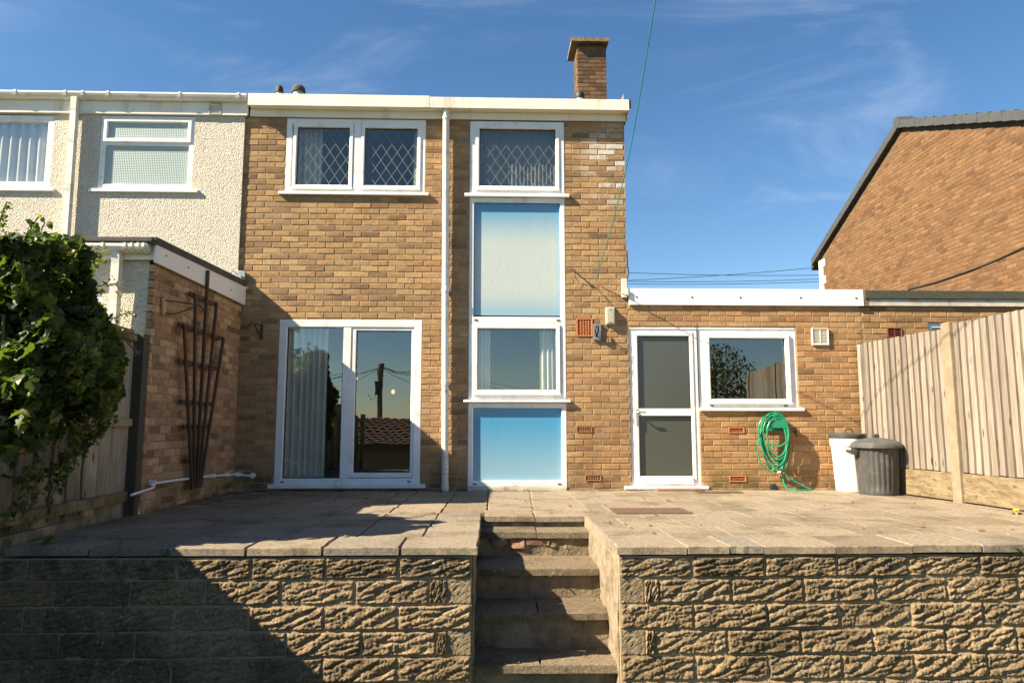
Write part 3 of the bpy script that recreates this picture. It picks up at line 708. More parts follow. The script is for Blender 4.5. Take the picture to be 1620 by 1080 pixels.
# ground floor patio door
def win(parent, name, x0, x1, z0, z1, w, yf, mat='upvc', depth=.07, wb=None): return MB().ring(x0, x1, z0, z1, w, w, wb or w, w, yf, yf + depth).build(name, mat, parent)
pd = win(house, 'patio_door', -2.663, -.867, .078, 2.129, .098, -.004, wb=.07)
MB().box(-1.858, -1.760, .0, .06, .15, 2.05).build('mullion', 'upvc', pd, .004)
MB().ring(-1.760, -.932, .156, 2.050, .066, .066, .060, .060, .008, .06).build('sash', 'upvc', pd)
MB().ring(-2.566, -1.857, .148, 2.060, .012, .012, .012, .012, .028, .05, .002).build('gasket', 'rubber', pd)
MB().ring(-1.695, -.997, .213, 1.992, .009, .009, .009, .009, .024, .05, .002).build('gasket', 'rubber', pd)
pane(pd, -2.56, -1.86, .152, 2.055, .040); pane(pd, -1.692, -1.0, .215, 1.99, .036)
MB().box(-2.722, -.791, -.055, .02, .030, .078).build('sill', 'upvc', pd, .005)
for x in (-2.56, -1.0): MB().box(x - .022, x + .022, -.010, -.002, .098, .114).build('drain_cap', 'iron', pd)
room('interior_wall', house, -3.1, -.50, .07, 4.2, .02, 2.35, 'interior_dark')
# upstairs window with leaded lights
def leaded(parent, x0, x1, z0, z1, panes, w, yf, name='window'):
    f = win(parent, name, x0, x1, z0, z1, w, yf)
    for (a, b, c, d) in panes:
        MB().ring(a - .048, b + .048, c - .05, d + .05, .048, .048, .05, .05, yf - .012, yf + .05).build('sash', 'upvc', f)
        MB().ring(a - .001, b + .001, c - .001, d + .001, .008, .008, .008, .008, yf + .018, yf + .04, .002).build('gasket', 'rubber', f)
        pane(f, a, b, c, d, yf + .03, 'glass_dim'); lattice(f, a, b, c, d, yf + .03)
        MB().box(a - .06, b + .05, yf - .03, yf - .002, c - .066, c - .046).build('drip', 'upvc', f, .003)
    return f
w1 = leaded(house, -2.671, -.857, 3.801, 4.796, [(-2.531, -1.851, 3.897, 4.678), (-1.652, -.967, 3.897, 4.678)], .075, -.002)
MB().box(-1.797, -1.705, -.006, .06, 3.85, 4.75).build('mullion', 'upvc', w1, .004)
MB().box(-2.740, -.806, -.045, .03, 3.758, 3.797).build('sill', 'upvc', w1, .005)
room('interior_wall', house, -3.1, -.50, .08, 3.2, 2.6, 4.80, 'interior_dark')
# tall glazed strip with the two blue panels
w2 = leaded(house, -.274, .966, 3.80, 4.790, [(-.150, .852, 3.905, 4.688)], .085, -.008)
MB().box(-.340, 1.028, -.05, .02, 3.752, 3.796).build('sill', 'upvc', w2, .005)
sp = win(house, 'panel_frame', -.274, .966, 2.10, 3.748, .062, -.006, 'upvc', .07, .075)
MB().box(-.206, .900, .028, .05, 2.20, 3.676).build('panel', 'panel_pale', sp)
lw = win(house, 'window', -.274, .966, 1.122, 2.097, .068, -.007, 'upvc', .07, .065)
MB().ring(-.209, .892, 1.194, 2.076, .052, .052, .052, .055, -.022, .05).build('sash', 'upvc', lw)
MB().ring(-.160, .843, 1.242, 2.024, .009, .009, .009, .009, .008, .04, .002).build('gasket', 'rubber', lw)
pane(lw, -.155, .840, 1.245, 2.02, .022)
MB().box(-.214, .897, -.036, -.008, 1.176, 1.196).build('drip', 'upvc', lw, .003)
MB().box(-.334, 1.018, -.05, .02, 1.086, 1.120).build('sill', 'upvc', lw, .005)
sp2 = win(house, 'panel_frame', -.274, .966, .044, 1.080, .062, -.006, 'upvc', .07, .07)
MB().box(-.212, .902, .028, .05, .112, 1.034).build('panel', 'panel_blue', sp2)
for f_, z in ((sp, 2.127), (sp2, .068)):
    for x in (-.185, .87): MB().box(x - .022, x + .022, -.012, -.004, z, z + .015).build('drain_cap', 'iron', f_)
MB().box(-.272, .962, -.02, .06, -.02, .040).build('threshold', 'old_white', sp2, .004)
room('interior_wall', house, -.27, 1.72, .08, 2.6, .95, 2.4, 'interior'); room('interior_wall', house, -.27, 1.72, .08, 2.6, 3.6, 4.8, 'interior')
# white rain pipe
dp = MB().tube([(-.590, -.10, 4.905), (-.590, -.095, 4.82), (-.588, -.078, 4.74), (-.572, -.074, 2.4), (-.549, -.074, .0)], .043, 16).build('downpipe', 'gutter_white', house, smooth='auto')
for z in (4.80, 2.512, 1.322, .05):
    x = -.588 + (4.74 - z) * .0083
    MB().lathe([(.044, -.03), (.049, -.028), (.049, .028), (.044, .03)], 16, (x, -.075 if z < 4.7 else -.088, z)).build('collar', 'gutter_white', dp, smooth='auto')
    if z < 4.7 and z > .1: MB().box(x - .03, x + .06, -.045, -.0, z - .012, z + .012).build('clip', 'gutter_white', dp)
airbrick(house, *VSQ, 5, 7, 0.); airbrick(house, *V2, 6, 2, 0., 'terracotta_old', .016); airbrick(house, *V3, 6, 2, 0., 'terracotta_old', .016)
# pebbly debris line and lead soaker where the roofs meet
curtain('curtain', 'pale curtain hanging behind the left pane of the patio door', -2.62, -2.08, .10, 2.09, .13, 7, .035)
curtain('curtain', 'pale curtain gathered at the left inside the upstairs twin window', -2.58, -2.24, 3.84, 4.76, .15, 5, .03)
curtain('curtain', 'narrow pale curtain at the right edge inside the upstairs twin window', -1.03, -.93, 3.84, 4.76, .15, 2, .02)
curtain('curtain', 'cream curtain on the left inside the window between the blue panels', -.20, .0, 1.15, 2.06, .105, 4, .02)
curtain('curtain', 'cream curtain on the right inside the window between the blue panels', .640, .87, 1.15, 2.06, .105, 4, .02)
tag(curtain('net_curtain', 'grey net curtain behind the leaded window above the pale panel', -.22, .92, 3.84, 4.74, .12, 22, .012, 'net'), cat='net curtain')
for i, (x, y, z) in enumerate(((-2.28, .9, 1.67), (-1.88, 1.0, 1.45), (-1.45, 1.7, 1.30))):
    pl = empty('pendant_lamp', (x, y, z), ('lit bulb of a hanging lamp seen left of the patio door mullion', 'lit bulb of a hanging lamp just right of the patio door mullion', 'faint lit bulb deep behind the right patio door pane')[i], 'lamp', 'lamps inside the living room')
    MB().lathe([(.008, -.03), (.024, -.015), (.028, 0), (.02, .02), (.01, .035)], 12, (x, y, z)).build('bulb', 'bulb', pl, smooth=True)
    MB().tube([(x, y, z + .03), (x, y, 2.34)], .004, 6).build('flex', 'wire_black', pl)

# ------------------------------------------------------------------ kitchen extension
kx = empty('kitchen_extension', (3.3, 0, 0), 'single storey flat roofed brick extension with white door and window', 'extension')
hKD = (1.777, 2.662, .02, 2.062); hKW = (2.662, 3.948, 1.022, 2.062); KV1 = (3.022, 3.230, .70, .772); KV2 = (3.010, 3.228, .095, .170)
mb = MB(); backing(mb, WR, 1.77, 4.815, -.1, 2.45, [hKD, hKW, KV1, KV2], .12)
kw_ = mb.build('wall', 'mortar', kx, recalc=False)
place_bricks([(WR, lay(1.775, 4.812, -.05, 2.40, [hKD, hKW, KV1, KV2], .15))], kw_, 'brick_orange', 300)
kr = MB().box(1.79, 4.84, -.012, 5, 2.35, 2.535).build('roof', 'felt', kx)
kf = box('fascia', 'white_clean', kr, 1.780, 4.850, -.036, -.013, 2.337, 2.552, .003)
for x in (1.88, 2.60, 3.23, 4.02, 4.75): MB().lathe([(.012, 0), (.012, .004), (.006, .006)], 10, (0, 0, 0)).build('screw_cap', 'iron', kr).matrix_basis = Matrix.Translation((x, -.0365, 2.44)) @ Matrix.Rotation(R(90), 4, 'X')
kd = win(kx, 'door', 1.779, 2.662, .045, 2.060, .062, .012, wb=.03)
MB().ring(1.843, 2.606, .068, 1.996, .046, .046, .10, .058, .004, .06).build('leaf', 'upvc', kd)
MB().box(1.885, 2.565, .006, .055, .920, 1.012).build('mid_rail', 'upvc', kd, .004)
pane(kd, 1.888, 2.561, 1.010, 1.938, .034, 'glass_reeded'); pane(kd, 1.888, 2.561, .166, .922, .034, 'glass_reeded')
for c, d in ((1.012, 1.938), (.166, .920)): MB().ring(1.889, 2.560, c, d, .009, .009, .009, .009, .018, .04, .002).build('gasket', 'rubber', kd)
hd = MB().tube([(1.862, .004, .965), (1.862, -.045, .965), (1.875, -.055, .965), (1.965, -.052, .960)], .010, 8).build('handle', 'chrome', kd, smooth='auto')
MB().box(1.850, 1.876, -.006, .004, .80, 1.0).build('lock_plate', 'chrome', kd, .003)
MB().box(1.683, 2.738, -.055, .06, .008, .046).build('sill', 'upvc', kd, .006)
MB().box(1.90, 2.56, -.012, .004, .076, .150).build('weather_bar', 'upvc', kd, .006)
kwn = win(kx, 'window', 2.664, 3.946, 1.026, 2.060, .105, .012)
MB().ring(2.768, 3.856, 1.086, 1.962, .050, .056, .048, .052, -.012, .05).build('sash', 'upvc', kwn)
MB().ring(2.814, 3.804, 1.132, 1.912, .009, .009, .009, .009, .016, .04, .002).build('gasket', 'rubber', kwn)
pane(kwn, 2.818, 3.800, 1.134, 1.910, .030)
MB().box(2.76, 3.862, -.026, .004, 1.068, 1.088).build('drip', 'upvc', kwn, .003)
MB().box(2.664, 4.003, -.038, .03, .981, 1.023).build('sill', 'upvc', kwn, .005)
for x in (2.83, 3.78): MB().box(x - .022, x + .022, .006, .014, 1.040, 1.055).build('drain_cap', 'iron', kwn)
MB().box(2.668, 2.715, .002, .06, .05, 1.02).build('door_post', 'upvc', kwn, .004) if False else None
box('lintel', 'upvc', kx, 1.779, 3.94, .004, .02, 2.028, 2.058, .003)
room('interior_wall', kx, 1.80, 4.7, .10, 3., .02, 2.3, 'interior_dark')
airbrick(kx, *KV1, 1, 3, 0., 'terracotta', .018, bar=.008); airbrick(kx, *KV2, 1, 3, 0., 'terracotta', .018, bar=.008)

# neighbouring garage on the right
gg = empty('neighbouring_garage', (6.8, 0, 0), 'flat roofed brick garage behind the pale fence with mossy felt edge', 'garage')
GV = (5.153, 5.346, 1.937, 2.053); GW = (5.700, 6.5, 1.2, 2.130)
mb = MB(); backing(mb, WR, 4.815, 9.2, -.1, 2.42, [GV, GW], .12); gw = mb.build('wall', 'mortar', gg, recalc=False)
place_bricks([(WR, lay(4.822, 9.2, -.05, 2.38, [GV, GW], .02))], gw, 'brick_orange', 300)
gr = MB().box(4.86, 9.2, -.012, 6, 2.38, 2.44).build('roof', 'felt_green', gg)
box('felt_edge', 'felt_green', gr, 4.866, 9.2, -.055, -.012, 2.432, 2.542, .006); box('fascia', 'old_white', gr, 4.925, 9.2, -.036, -.012, 2.340, 2.430, .003)
box('packer', 'iron', gr, 4.80, 4.93, -.025, -.006, 2.285, 2.335)
lump('joint_mortar', 'step_riser', gr, 4.852, 4.922, -.034, -.008, 2.34, 2.54, .004, 4)
airbrick(gg, *GV, 2, 4, 0., 'louvre_red', .014, 'louvre', .010)
gwin = win(gg, 'window', 5.702, 6.498, 1.205, 2.128, .07, .02); pane(gwin, 5.77, 6.43, 1.27, 2.06, .04, 'glass_bathroom')

# ------------------------------------------------------------------ pebbledashed neighbour on the left
nb = empty('neighbour_house', (-6, -.1, 0), 'cream pebbledashed terraced house with white gutter on the left', 'house')
WN = Wall('front', -.028)
nA = (-8.2, -5.64, 3.80, 4.79); nB = (-5.052, -3.845, 3.803, 4.790)
mb = MB(); backing(mb, WN, -13, -3.210, -.1, 4.86, [nA, nB], .12); mb.add([(-3.210, -.028, -.1), (-3.210, .05, -.1), (-3.210, .05, 4.86), (-3.210, -.028, 4.86)], [(0, 1, 2, 3)])
mb.add([(-13, 0, -.1), (-13, 8, -.1), (-13, 8, 5.0), (-13, 0, 5.0)], [(0, 1, 2, 3)])
mb.build('wall', 'pebbledash', nb, recalc=False)
nr = MB().prism([(-.02, 4.97), (-.02, 5.05), (4.2, 5.66), (8.1, 5.05), (8.1, 4.9), (-.02, 4.87)], -13, -3.15, 'x').build('roof', 'felt', nb)
box('drip_edge', 'felt', nr, -13, -3.15, -.075, -.012, 5.045, 5.062, .004)
box('fascia', 'white_board', nr, -13, -3.165, -.055, -.036, 4.822, 5.04, .003); box('bead', 'gutter_white', nr, -13, -3.17, -.064, -.03, 4.800, 4.821, .004)
gut = [(-.057, 5.062), (-.142, 5.062), (-.145, 5.042), (-.136, 5.015), (-.118, 4.988), (-.095, 4.976), (-.07, 4.976), (-.057, 4.99)]
gt = MB().prism(gut, -13, -3.17, 'x').build('gutter', 'gutter_white', nr)
for x in (-6.1, -5.47, -5.25, -4.93, -4.02, -3.27): MB().prism([(a - (.008 if a < -.08 else 0), z + (.006 if z > 5.03 else -.008)) for a, z in gut], x - .015, x + .015, 'x').build('gutter_clip', 'gutter_white', nr)
ndp = MB().tube([(-5.36, -.10, 4.99), (-5.36, -.10, 4.86), (-5.355, -.098, 4.7), (-5.34, -.098, 2.2)], .052, 4).build('downpipe', 'gutter_white', nb)
def bathwin(parent, x0, x1, z0, z1, split):
    f = win(parent, 'window', x0, x1, z0, z1, .068, -.022)
    MB().box(x0 + .05, x1 - .05, -.018, .04, split - .035, split + .035).build('transom', 'upvc', f, .004)
    MB().ring(x0 + .04, x1 - .04, split + .005, z1 - .035, .05, .05, .05, .05, -.036, .03).build('sash', 'upvc', f)
    pane(f, x0 + .085, x1 - .085, split + .05, z1 - .08, -.004, 'glass_bathroom'); pane(f, x0 + .066, x1 - .066, z0 + .06, split - .03, .01, 'glass_bathroom')
    MB().box(x0 - .085, x1 + .09, -.062, .0, z0 - .045, z0 - .004).build('sill', 'upvc', f, .005); return f
bathwin(nb, -5.050, -3.847, 3.806, 4.788, 4.43)
nwa = win(nb, 'window', -8.19, -5.642, 3.806, 4.780, .085, -.022); pane(nwa, -8.1, -5.73, 3.89, 4.70, .01)
MB().box(-8.25, -5.57, -.062, .0, 3.760, 3.802).build('sill', 'upvc', nwa, .005)
room('interior_wall', nb, -8.3, -5.55, .1, 2.5, 2.7, 4.83, 'interior')
tag(curtain('vertical_blind', 'pale vertical slat blind behind the window at the left edge', -8.1, -5.70, 3.86, 4.74, .07, 20, .02, 'curtain'), cat='blind')
airbrick(nb, -3.665, -3.51, 4.808, 4.962, 1, 4, -.058, 'old_white', .012, 'fascia_vent', .010)

# its ground floor extension with the brick flank
ne = empty('neighbour_extension', (-4.5, -1.2, 0), 'flat roofed neighbour extension with brick flank and pebbledashed front', 'extension')
WE = Wall('right', -3.155)
mb = MB(); backing(mb, WE, -2.32, -.0, -.1, 2.50, [], .1); nflank = mb.build('wall', 'mortar', ne, recalc=False)
place_bricks([(WE, lay(-2.345, -.012, -.03, 2.32, (), .1)), (Wall('front', -2.338), lay(-3.20, -3.15, -.03, 2.32, (), .1))], nflank, 'brick_pink', 300)
WF = Wall('front', -2.335); eh = (-4.6, -3.62, 1.0, 2.05)
mb = MB(); backing(mb, WF, -7.5, -3.205, -.1, 2.5, [eh], .12)
mb.build('front_wall', 'pebbledash', ne, recalc=False)
ew = win(ne, 'window', -4.598, -3.622, 1.005, 2.045, .06, -2.32); pane(ew, -4.55, -3.67, 1.06, 1.99, -2.29, 'glass_bathroom')
er = MB().prism([(-2.44, 2.47), (-2.44, 2.515), (-.03, 2.588), (-.03, 2.47)], -7.5, -3.11, 'x').build('roof', 'felt', ne)
MB().prism([(-2.475, 2.455), (-2.475, 2.525), (-.03, 2.614), (-.03, 2.538)], -3.155, -3.085, 'x').build('verge', 'felt', er, .008)
MB().prism([(-2.44, 2.29), (-2.44, 2.47), (-1.06, 2.505), (-1.06, 2.30)], -3.118, -3.095, 'x').build('fascia', 'white_clean', er, .002)
MB().prism([(-1.055, 2.30), (-1.055, 2.505), (-.03, 2.538), (-.03, 2.305)], -3.119, -3.096, 'x').build('fascia', 'white_clean', er, .002)
for y in (-2.25, -1.75, -.55): MB().lathe([(.010, 0), (.010, .004), (.005, .006)], 10).build('screw_cap', 'iron', er).matrix_basis = Matrix.Translation((-3.095, y, 2.40)) @ Matrix.Rotation(R(90), 4, 'Y')
box('fascia', 'white_clean', er, -7.5, -3.12, -2.385, -2.36, 2.33, 2.475, .002)
box('felt_drip', 'felt', er, -7.5, -3.12, -2.49, -2.37, 2.478, 2.520, .008)
g2 = [(-2.39, 2.455), (-2.50, 2.455), (-2.502, 2.43), (-2.49, 2.405), (-2.46, 2.385), (-2.40, 2.385), (-2.39, 2.40)]
MB().prism(g2, -7.5, -3.16, 'x').build('gutter', 'gutter_white', er)
for x in (-3.75, -3.56, -3.36, -3.30, -3.24, -3.19): MB().prism([(a - (.008 if a < -2.45 else 0), z + (.005 if z > 2.44 else -.008)) for a, z in g2], x - .010, x + .010, 'x').build('gutter_clip', 'gutter_white', er)
MB().tube([(-3.455, -2.44, 2.40), (-3.455, -2.43, 2.30), (-3.455, -2.40, .3)], .052, 4).build('downpipe', 'gutter_white', ne)
fl = MB(); fl.prism([(-3.14, 2.56), (-3.10, 2.53), (-3.085, 2.58), (-3.11, 2.66), (-3.19, 2.64)], -.20, -.03, 'y'); fl.prism([(-3.20, 2.66), (-3.11, 2.66), (-3.11, 2.74), (-3.20, 2.75)], -.05, -.012, 'y')
fl.build('lead_flashing', 'steel', er, .006)
MB().tube([(-3.32, -.05, 2.64), (-3.30, -.06, 2.70), (-3.26, -.07, 2.74), (-3.21, -.07, 2.70), (-3.16, -.07, 2.60)], .008, 8).build('pipe_tail', 'steel', er, smooth='auto')

# ------------------------------------------------------------------ gable house on the right
gb = empty('gable_house', (10, 5, 0), 'brick gable end of the house on the right with grey verge tiles', 'house')
GX = 8.6; gp = [(-8.9, -.1), (-8.9, 5.20), (-4.95, 7.05), (-1.7, 5.75), (2.3, 4.15), (2.3, -.1)]   # (u=-y, z)
prof = [(-u, z) for u, z in gp]
gwl = MB(); gwl.prism([(y, z) for y, z in prof], GX, GX + 9, 'x'); gwl = gwl.build('wall', 'mortar_gable', gb)
def verge_z(y): 
    if y > 4.95: return 7.05 - (y - 4.95) / 3.95 * 1.85
    return 7.05 - (4.95 - y) * .40
rects = []
for r_ in lay(-8.75, 2.0, 1.8, 7.0, (), 0.):
    lim = min(verge_z(-r_[0]), verge_z(-r_[1])) - .10
    if r_[3] < lim: rects.append(r_)
place_bricks([(Wall('left', GX), rects)], gwl, 'brick_gable', 0)
gro = MB(); gro.prism([(9.3, 5.05), (4.95, 7.12), (-2.5, 4.13), (-2.5, 4.0), (4.95, 6.98), (9.3, 4.92)], GX - .05, GX + 9, 'x'); gro = gro.build('roof', 'tile_grey', gb)
n = 13
for i in range(n):      # dry verge caps
    a, b = 4.95 + (9.15 - 4.95) * i / n, 4.95 + (9.15 - 4.95) * (i + 1) / n; f = lambda y: 7.14 - (y - 4.95) * .469
    MB().prism([(a, f(a) + .03), (b, f(b) + .018), (b, f(b) - .16), (a, f(a) - .15)], GX - .11, GX + .06, 'x').build('verge_tile', 'tile_grey', gro, .006)
n = 26
for i in range(n):
    a, b = 4.93 - .29 * i, 4.93 - .29 * (i + 1) + .004; f = lambda y: 7.14 - (4.95 - y) * .40
    MB().prism([(a, f(a) + .012), (b, f(b) + .036), (b, f(b) - .145), (a, f(a) - .16)], GX - .11 - .004 * (i % 2), GX + .06, 'x').build('verge_tile', 'tile_grey', gro, .006)
MB().tube([(GX - .12, 4.95, 7.10), (GX + .2, 4.95, 7.12)], .12, 14).build('ridge_tile', 'tile_grey', gro, smooth='auto')
z = 5.08
for i in range(12):
    h = .22; w = .26 if i % 2 == 0 else .15
    MB().box(GX - .022, GX + .1, 8.86 - w, 8.94, z - h + .012, z).build('quoin', 'old_white', gwl, .008); z -= h
MB().tube([(GX - .012, 5.4, 3.52), (GX - .012, 5.05, 3.58), (GX - .015, 4.2, 3.545), (GX - .015, 3.3, 3.555), (GX - .012, 2.65, 3.58), (GX - .012, 1.9, 3.65), (GX - .012, .5, 3.86)], .014, 6).build('cable', 'wire_black', gb)
# ------------------------------------------------------------------ fences
def board_mesh(w, t1, t2, h, seed):
    q = random.Random(seed); n = 8; v = []; f = []
    for i in range(n + 1):
        z = h * i / n; d = q.uniform(-.002, .002)
        v += [(-w / 2, -t2 + d, z), (w / 2, -t1 + d, z), (w / 2, 0, z), (-w / 2, 0, z)]
    for i in range(n):
        for k in range(4): f.append((i * 4 + k, i * 4 + (k + 1) % 4, (i + 1) * 4 + (k + 1) % 4, (i + 1) * 4 + k))
    f += [(3, 2, 1, 0), (n * 4, n * 4 + 1, n * 4 + 2, n * 4 + 3)]
    me = bpy.data.meshes.new('board'); me.from_pydata(v, [], f); return me
def fence_panel(root, p0, p1, zb, zt, mat, side, bw=.1, n_mesh=5, lean=.003):
    # boards overlap like weatherboarding; their faces look towards `side` (+1: local -y faces the viewer's garden)
    p0, p1 = Vector((*p0, 0)), Vector((*p1, 0)); d = p1 - p0; L = d.length; d.normalize(); ang = math.atan2(d.y, d.x)
    key = (mat, round(zt - zb, 3)); inv = parent_inv(root)
    if key not in BOARD: 
        BOARD[key] = [board_mesh(bw * 1.06, .034, .008, zt - zb, i) for i in range(n_mesh)]
        for m in BOARD[key]: m.materials.append(MATS[mat])
    n = max(1, round(L / bw))
    for i in range(n):
        c = p0 + d * (L * (i + .5) / n)
        o = bpy.data.objects.new('board', rng.choice(BOARD[key])); COL.objects.link(o); o.parent = root; o.matrix_parent_inverse = inv
        o.location = (c.x, c.y, zb + rng.uniform(-.008, .006)); o.rotation_euler = (rng.uniform(-.003, .003), rng.uniform(-lean, lean), ang)
        o.scale = (L / n / bw * rng.uniform(.95, 1.05), 1, 1); o.color = (rng.random(), rng.random(), rng.random(), 1)
BOARD = {}
def obox(root, name, mat, c, ang, lx, ly, z0, z1, bevel=.005):
    mb = MB().box(-lx / 2, lx / 2, -ly / 2, ly / 2, z0, z1); o = link(name, mb.mesh(name, bevel, 2), mat, root)
    o.matrix_parent_inverse = parent_inv(root); o.location = (c[0], c[1], 0); o.rotation_euler = (0, 0, ang); o.color = (rng.random(), rng.random(), rng.random(), 1); return o
rfn = empty('timber_fence', (4.88, -1.6, 0), 'pale featheredge timber fence on the right with concrete posts and gravel boards', 'fence')
posts = [(4.735, -.13), (4.90, -1.62), (5.02, -3.22), (5.12, -4.75)]
for i, p in enumerate(posts):
    if i == 0: obox(rfn, 'post', 'fence_pale', p, 0, .09, .075, -.05, 1.82)
    else:
        zb = -.05 if p[1] > -4.2 else -1.
        o = obox(rfn, 'post', 'concrete_post', p, R(-86), .13, .11, zb, 1.885, .012)
for a, b in zip(posts, posts[1:]):
    d = (Vector(b) - Vector(a)).normalized()
    # faces look to -x: run the panel from the near post to the far one reversed so local -y points to the garden
    a2, b2 = Vector(a) + d * .05, Vector(b) - d * .07
    nrm = Vector((d.y, -d.x)) # left side
    zb = .31
    fence_panel(rfn, (a2.x, a2.y), (b2.x, b2.y), zb, 1.83 if a[1] > -.5 else 1.862, 'fence_pale', 1)
    m = (a2 + b2) / 2; ang = math.atan2(d.y, d.x)
    obox(rfn, 'gravel_board', 'gravel_board', (m.x - .004, m.y), ang, (b2 - a2).length + .02, .045, .015, .302, .006)
    for z in (.6, 1.5): obox(rfn, 'rail', 'rail_wood', (m.x + .045, m.y), ang, (b2 - a2).length, .04, z, z + .07, .004)
lfn = empty('garden_fence', (-3.22, -3.3, 0), 'weathered brown board fence on the left half covered by ivy', 'fence')
obox(lfn, 'post', 'post_dark', (-3.195, -2.43), 0, .11, .10, -.05, 1.62)
obox(lfn, 'post', 'fence_dark', (-3.42, -4.30), 0, .10, .10, -1.0, 1.62)
def lrail(z0, z1, x=-3.135): obox(lfn, 'rail', 'rail_wood', (x - .045, -3.38), R(90 + 2.0), 1.75, .05, z0, z1, .006)
lrail(.785, .852); lrail(.135, .215); lrail(1.545, 1.60)
obox(lfn, 'capping', 'rail_wood', (-3.25, -3.35), R(92), 1.75, .10, 1.615, 1.655, .008)
fence_panel(lfn, (-3.335, -4.25), (-3.262, -2.475), -.10, 1.60, 'fence_dark', 1, .148, 5, .001)
obox(lfn, 'gravel_board', 'fence_dark', (-3.245, -3.38), R(92), 1.75, .03, -.08, .06)
# the run of fence that carries on down the lower garden, outside the picture on the left
lf2 = empty('garden_fence', (-3.3, -7, -1), 'lower board fence along the left side of the sunken lawn', 'fence')
fence_panel(lf2, (-3.42, -9.6), (-3.345, -4.14), -1.0, 1.07, 'fence_dark', 1, .14)
for y in (-6.1, -7.9, -9.6): obox(lf2, 'post', 'fence_dark', (-3.30, y), 0, .10, .10, -1.0, 1.1)

# ------------------------------------------------------------------ foliage
def leaf_cloud(name, parent, pts, size, mat, facing=Vector((.6, -.5, .5)), lobed=True, spread=.8):
    OUT = [(0, 0), (.28, -.02), (.50, .22), (.34, .42), (.42, .62), (.20, .66), (0, 1.0)] if lobed else [(0, 0), (.25, .2), (.32, .5), (.2, .8), (0, 1.0)]
    half = OUT; out = half + [(-x, y) for x, y in reversed(half[1:-1])]; n = len(out)
    V = np.zeros((len(pts) * n, 3)); A = np.zeros((len(pts) * n, 4)); F = []
    for i, p in enumerate(pts):
        p, sc, br = p if isinstance(p, tuple) else (p, 1., None)
        nrm = (facing.normalized() + Vector((rng.gauss(0, spread), rng.gauss(0, spread), rng.gauss(0, spread)))).normalized()
        up = Vector((rng.gauss(0, .5), rng.gauss(0, .5), -1)); t = (up - nrm * up.dot(nrm)).normalized(); b = nrm.cross(t); s_ = size * sc * (.4 + 1.0 * rng.random() ** 1.3)
        for k, (x, y) in enumerate(out):
            q = p + b * (x * s_) + t * ((y - .4) * s_) + nrm * (s_ * (.16 * abs(x) * 2 - .10 * y * y)); V[i * n + k] = q
        A[i * n:(i + 1) * n] = (br if br is not None else rng.random(), rng.random(), rng.random(), 1)
        F.append(tuple(range(i * n, (i + 1) * n)))
    me = bpy.data.meshes.new(name); me.from_pydata(V.tolist(), [], F)
    at = me.attributes.new('rnd', 'FLOAT_COLOR', 'POINT'); at.data.foreach_set('color', A.astype('f').ravel())
    o = link(name, me, mat, parent)
    if parent is not None: o.matrix_parent_inverse = parent_inv(parent)
    o['kind'] = 'stuff'; return o
# ivy over the left fence: outline on the fence line in (y, z), bulging out over the patio at the near end
OUTL = [(-4.36, 2.10), (-4.17, 2.14), (-4.0, 2.02), (-3.80, 2.16), (-3.54, 1.98), (-3.26, 1.84), (-3.02, 1.66), (-2.90, 1.50), (-2.86, 1.28), (-2.95, 1.02), (-3.20, .93), (-3.50, .86), (-3.80, .72), (-4.10, .60), (-4.36, .42)]
def inside(y, z, poly):
    c = False; n = len(poly)
    for i in range(n):
        (a, b), (d, e) = poly[i], poly[(i + 1) % n]
        if (b > z) != (e > z) and y < (d - a) * (z - b) / (e - b) + a: c = not c
    return c
ivy = empty('ivy', (-3.2, -3.9, 0), 'dense dark green ivy spilling over the left fence', 'ivy')
pts = []
while len(pts) < 5200:
    y, z = rng.uniform(-4.4, -2.8), rng.uniform(.2, 2.2)
    yy = y + .16 * noise.noise(Vector((y * 6, z * 6, 1))); zz = z + .16 * noise.noise(Vector((y * 6, z * 6, 8)))
    if not inside(yy, zz, OUTL): continue
    if noise.noise(Vector((y * 7, z * 7, 21))) > .34: continue
    e = max(0., min(1., (-2.85 - y) / .8)); e2 = max(0., min(1., (z - .3) / .6))
    low = 1. if z > .95 else .55
    if z < .95 and rng.random() > .30 + .5 * max(0, noise.noise(Vector((y * 6, z * 6, 4))) + .3): continue
    bulge = .06 + (.20 * e) * e2 * (1 + .9 * noise.noise(Vector((y * 3.2, z * 3.2, 2)))) + .05
    x = -3.20 - .16 * max(0., min(1., (z - 1.3) / .5)) + bulge * (1 - rng.random() ** 2.2 * 1.6)
    pts.append((Vector((x, y, z)), 1., min(1., max(0., .42 + .55 * noise.noise(Vector((y * 2.6, z * 2.6, x * 3))) + rng.gauss(0, .22)))))
leaf_cloud('foliage', ivy, pts, .084, 'ivy_leaf', Vector((-.15, -.45, .8)), spread=.8)
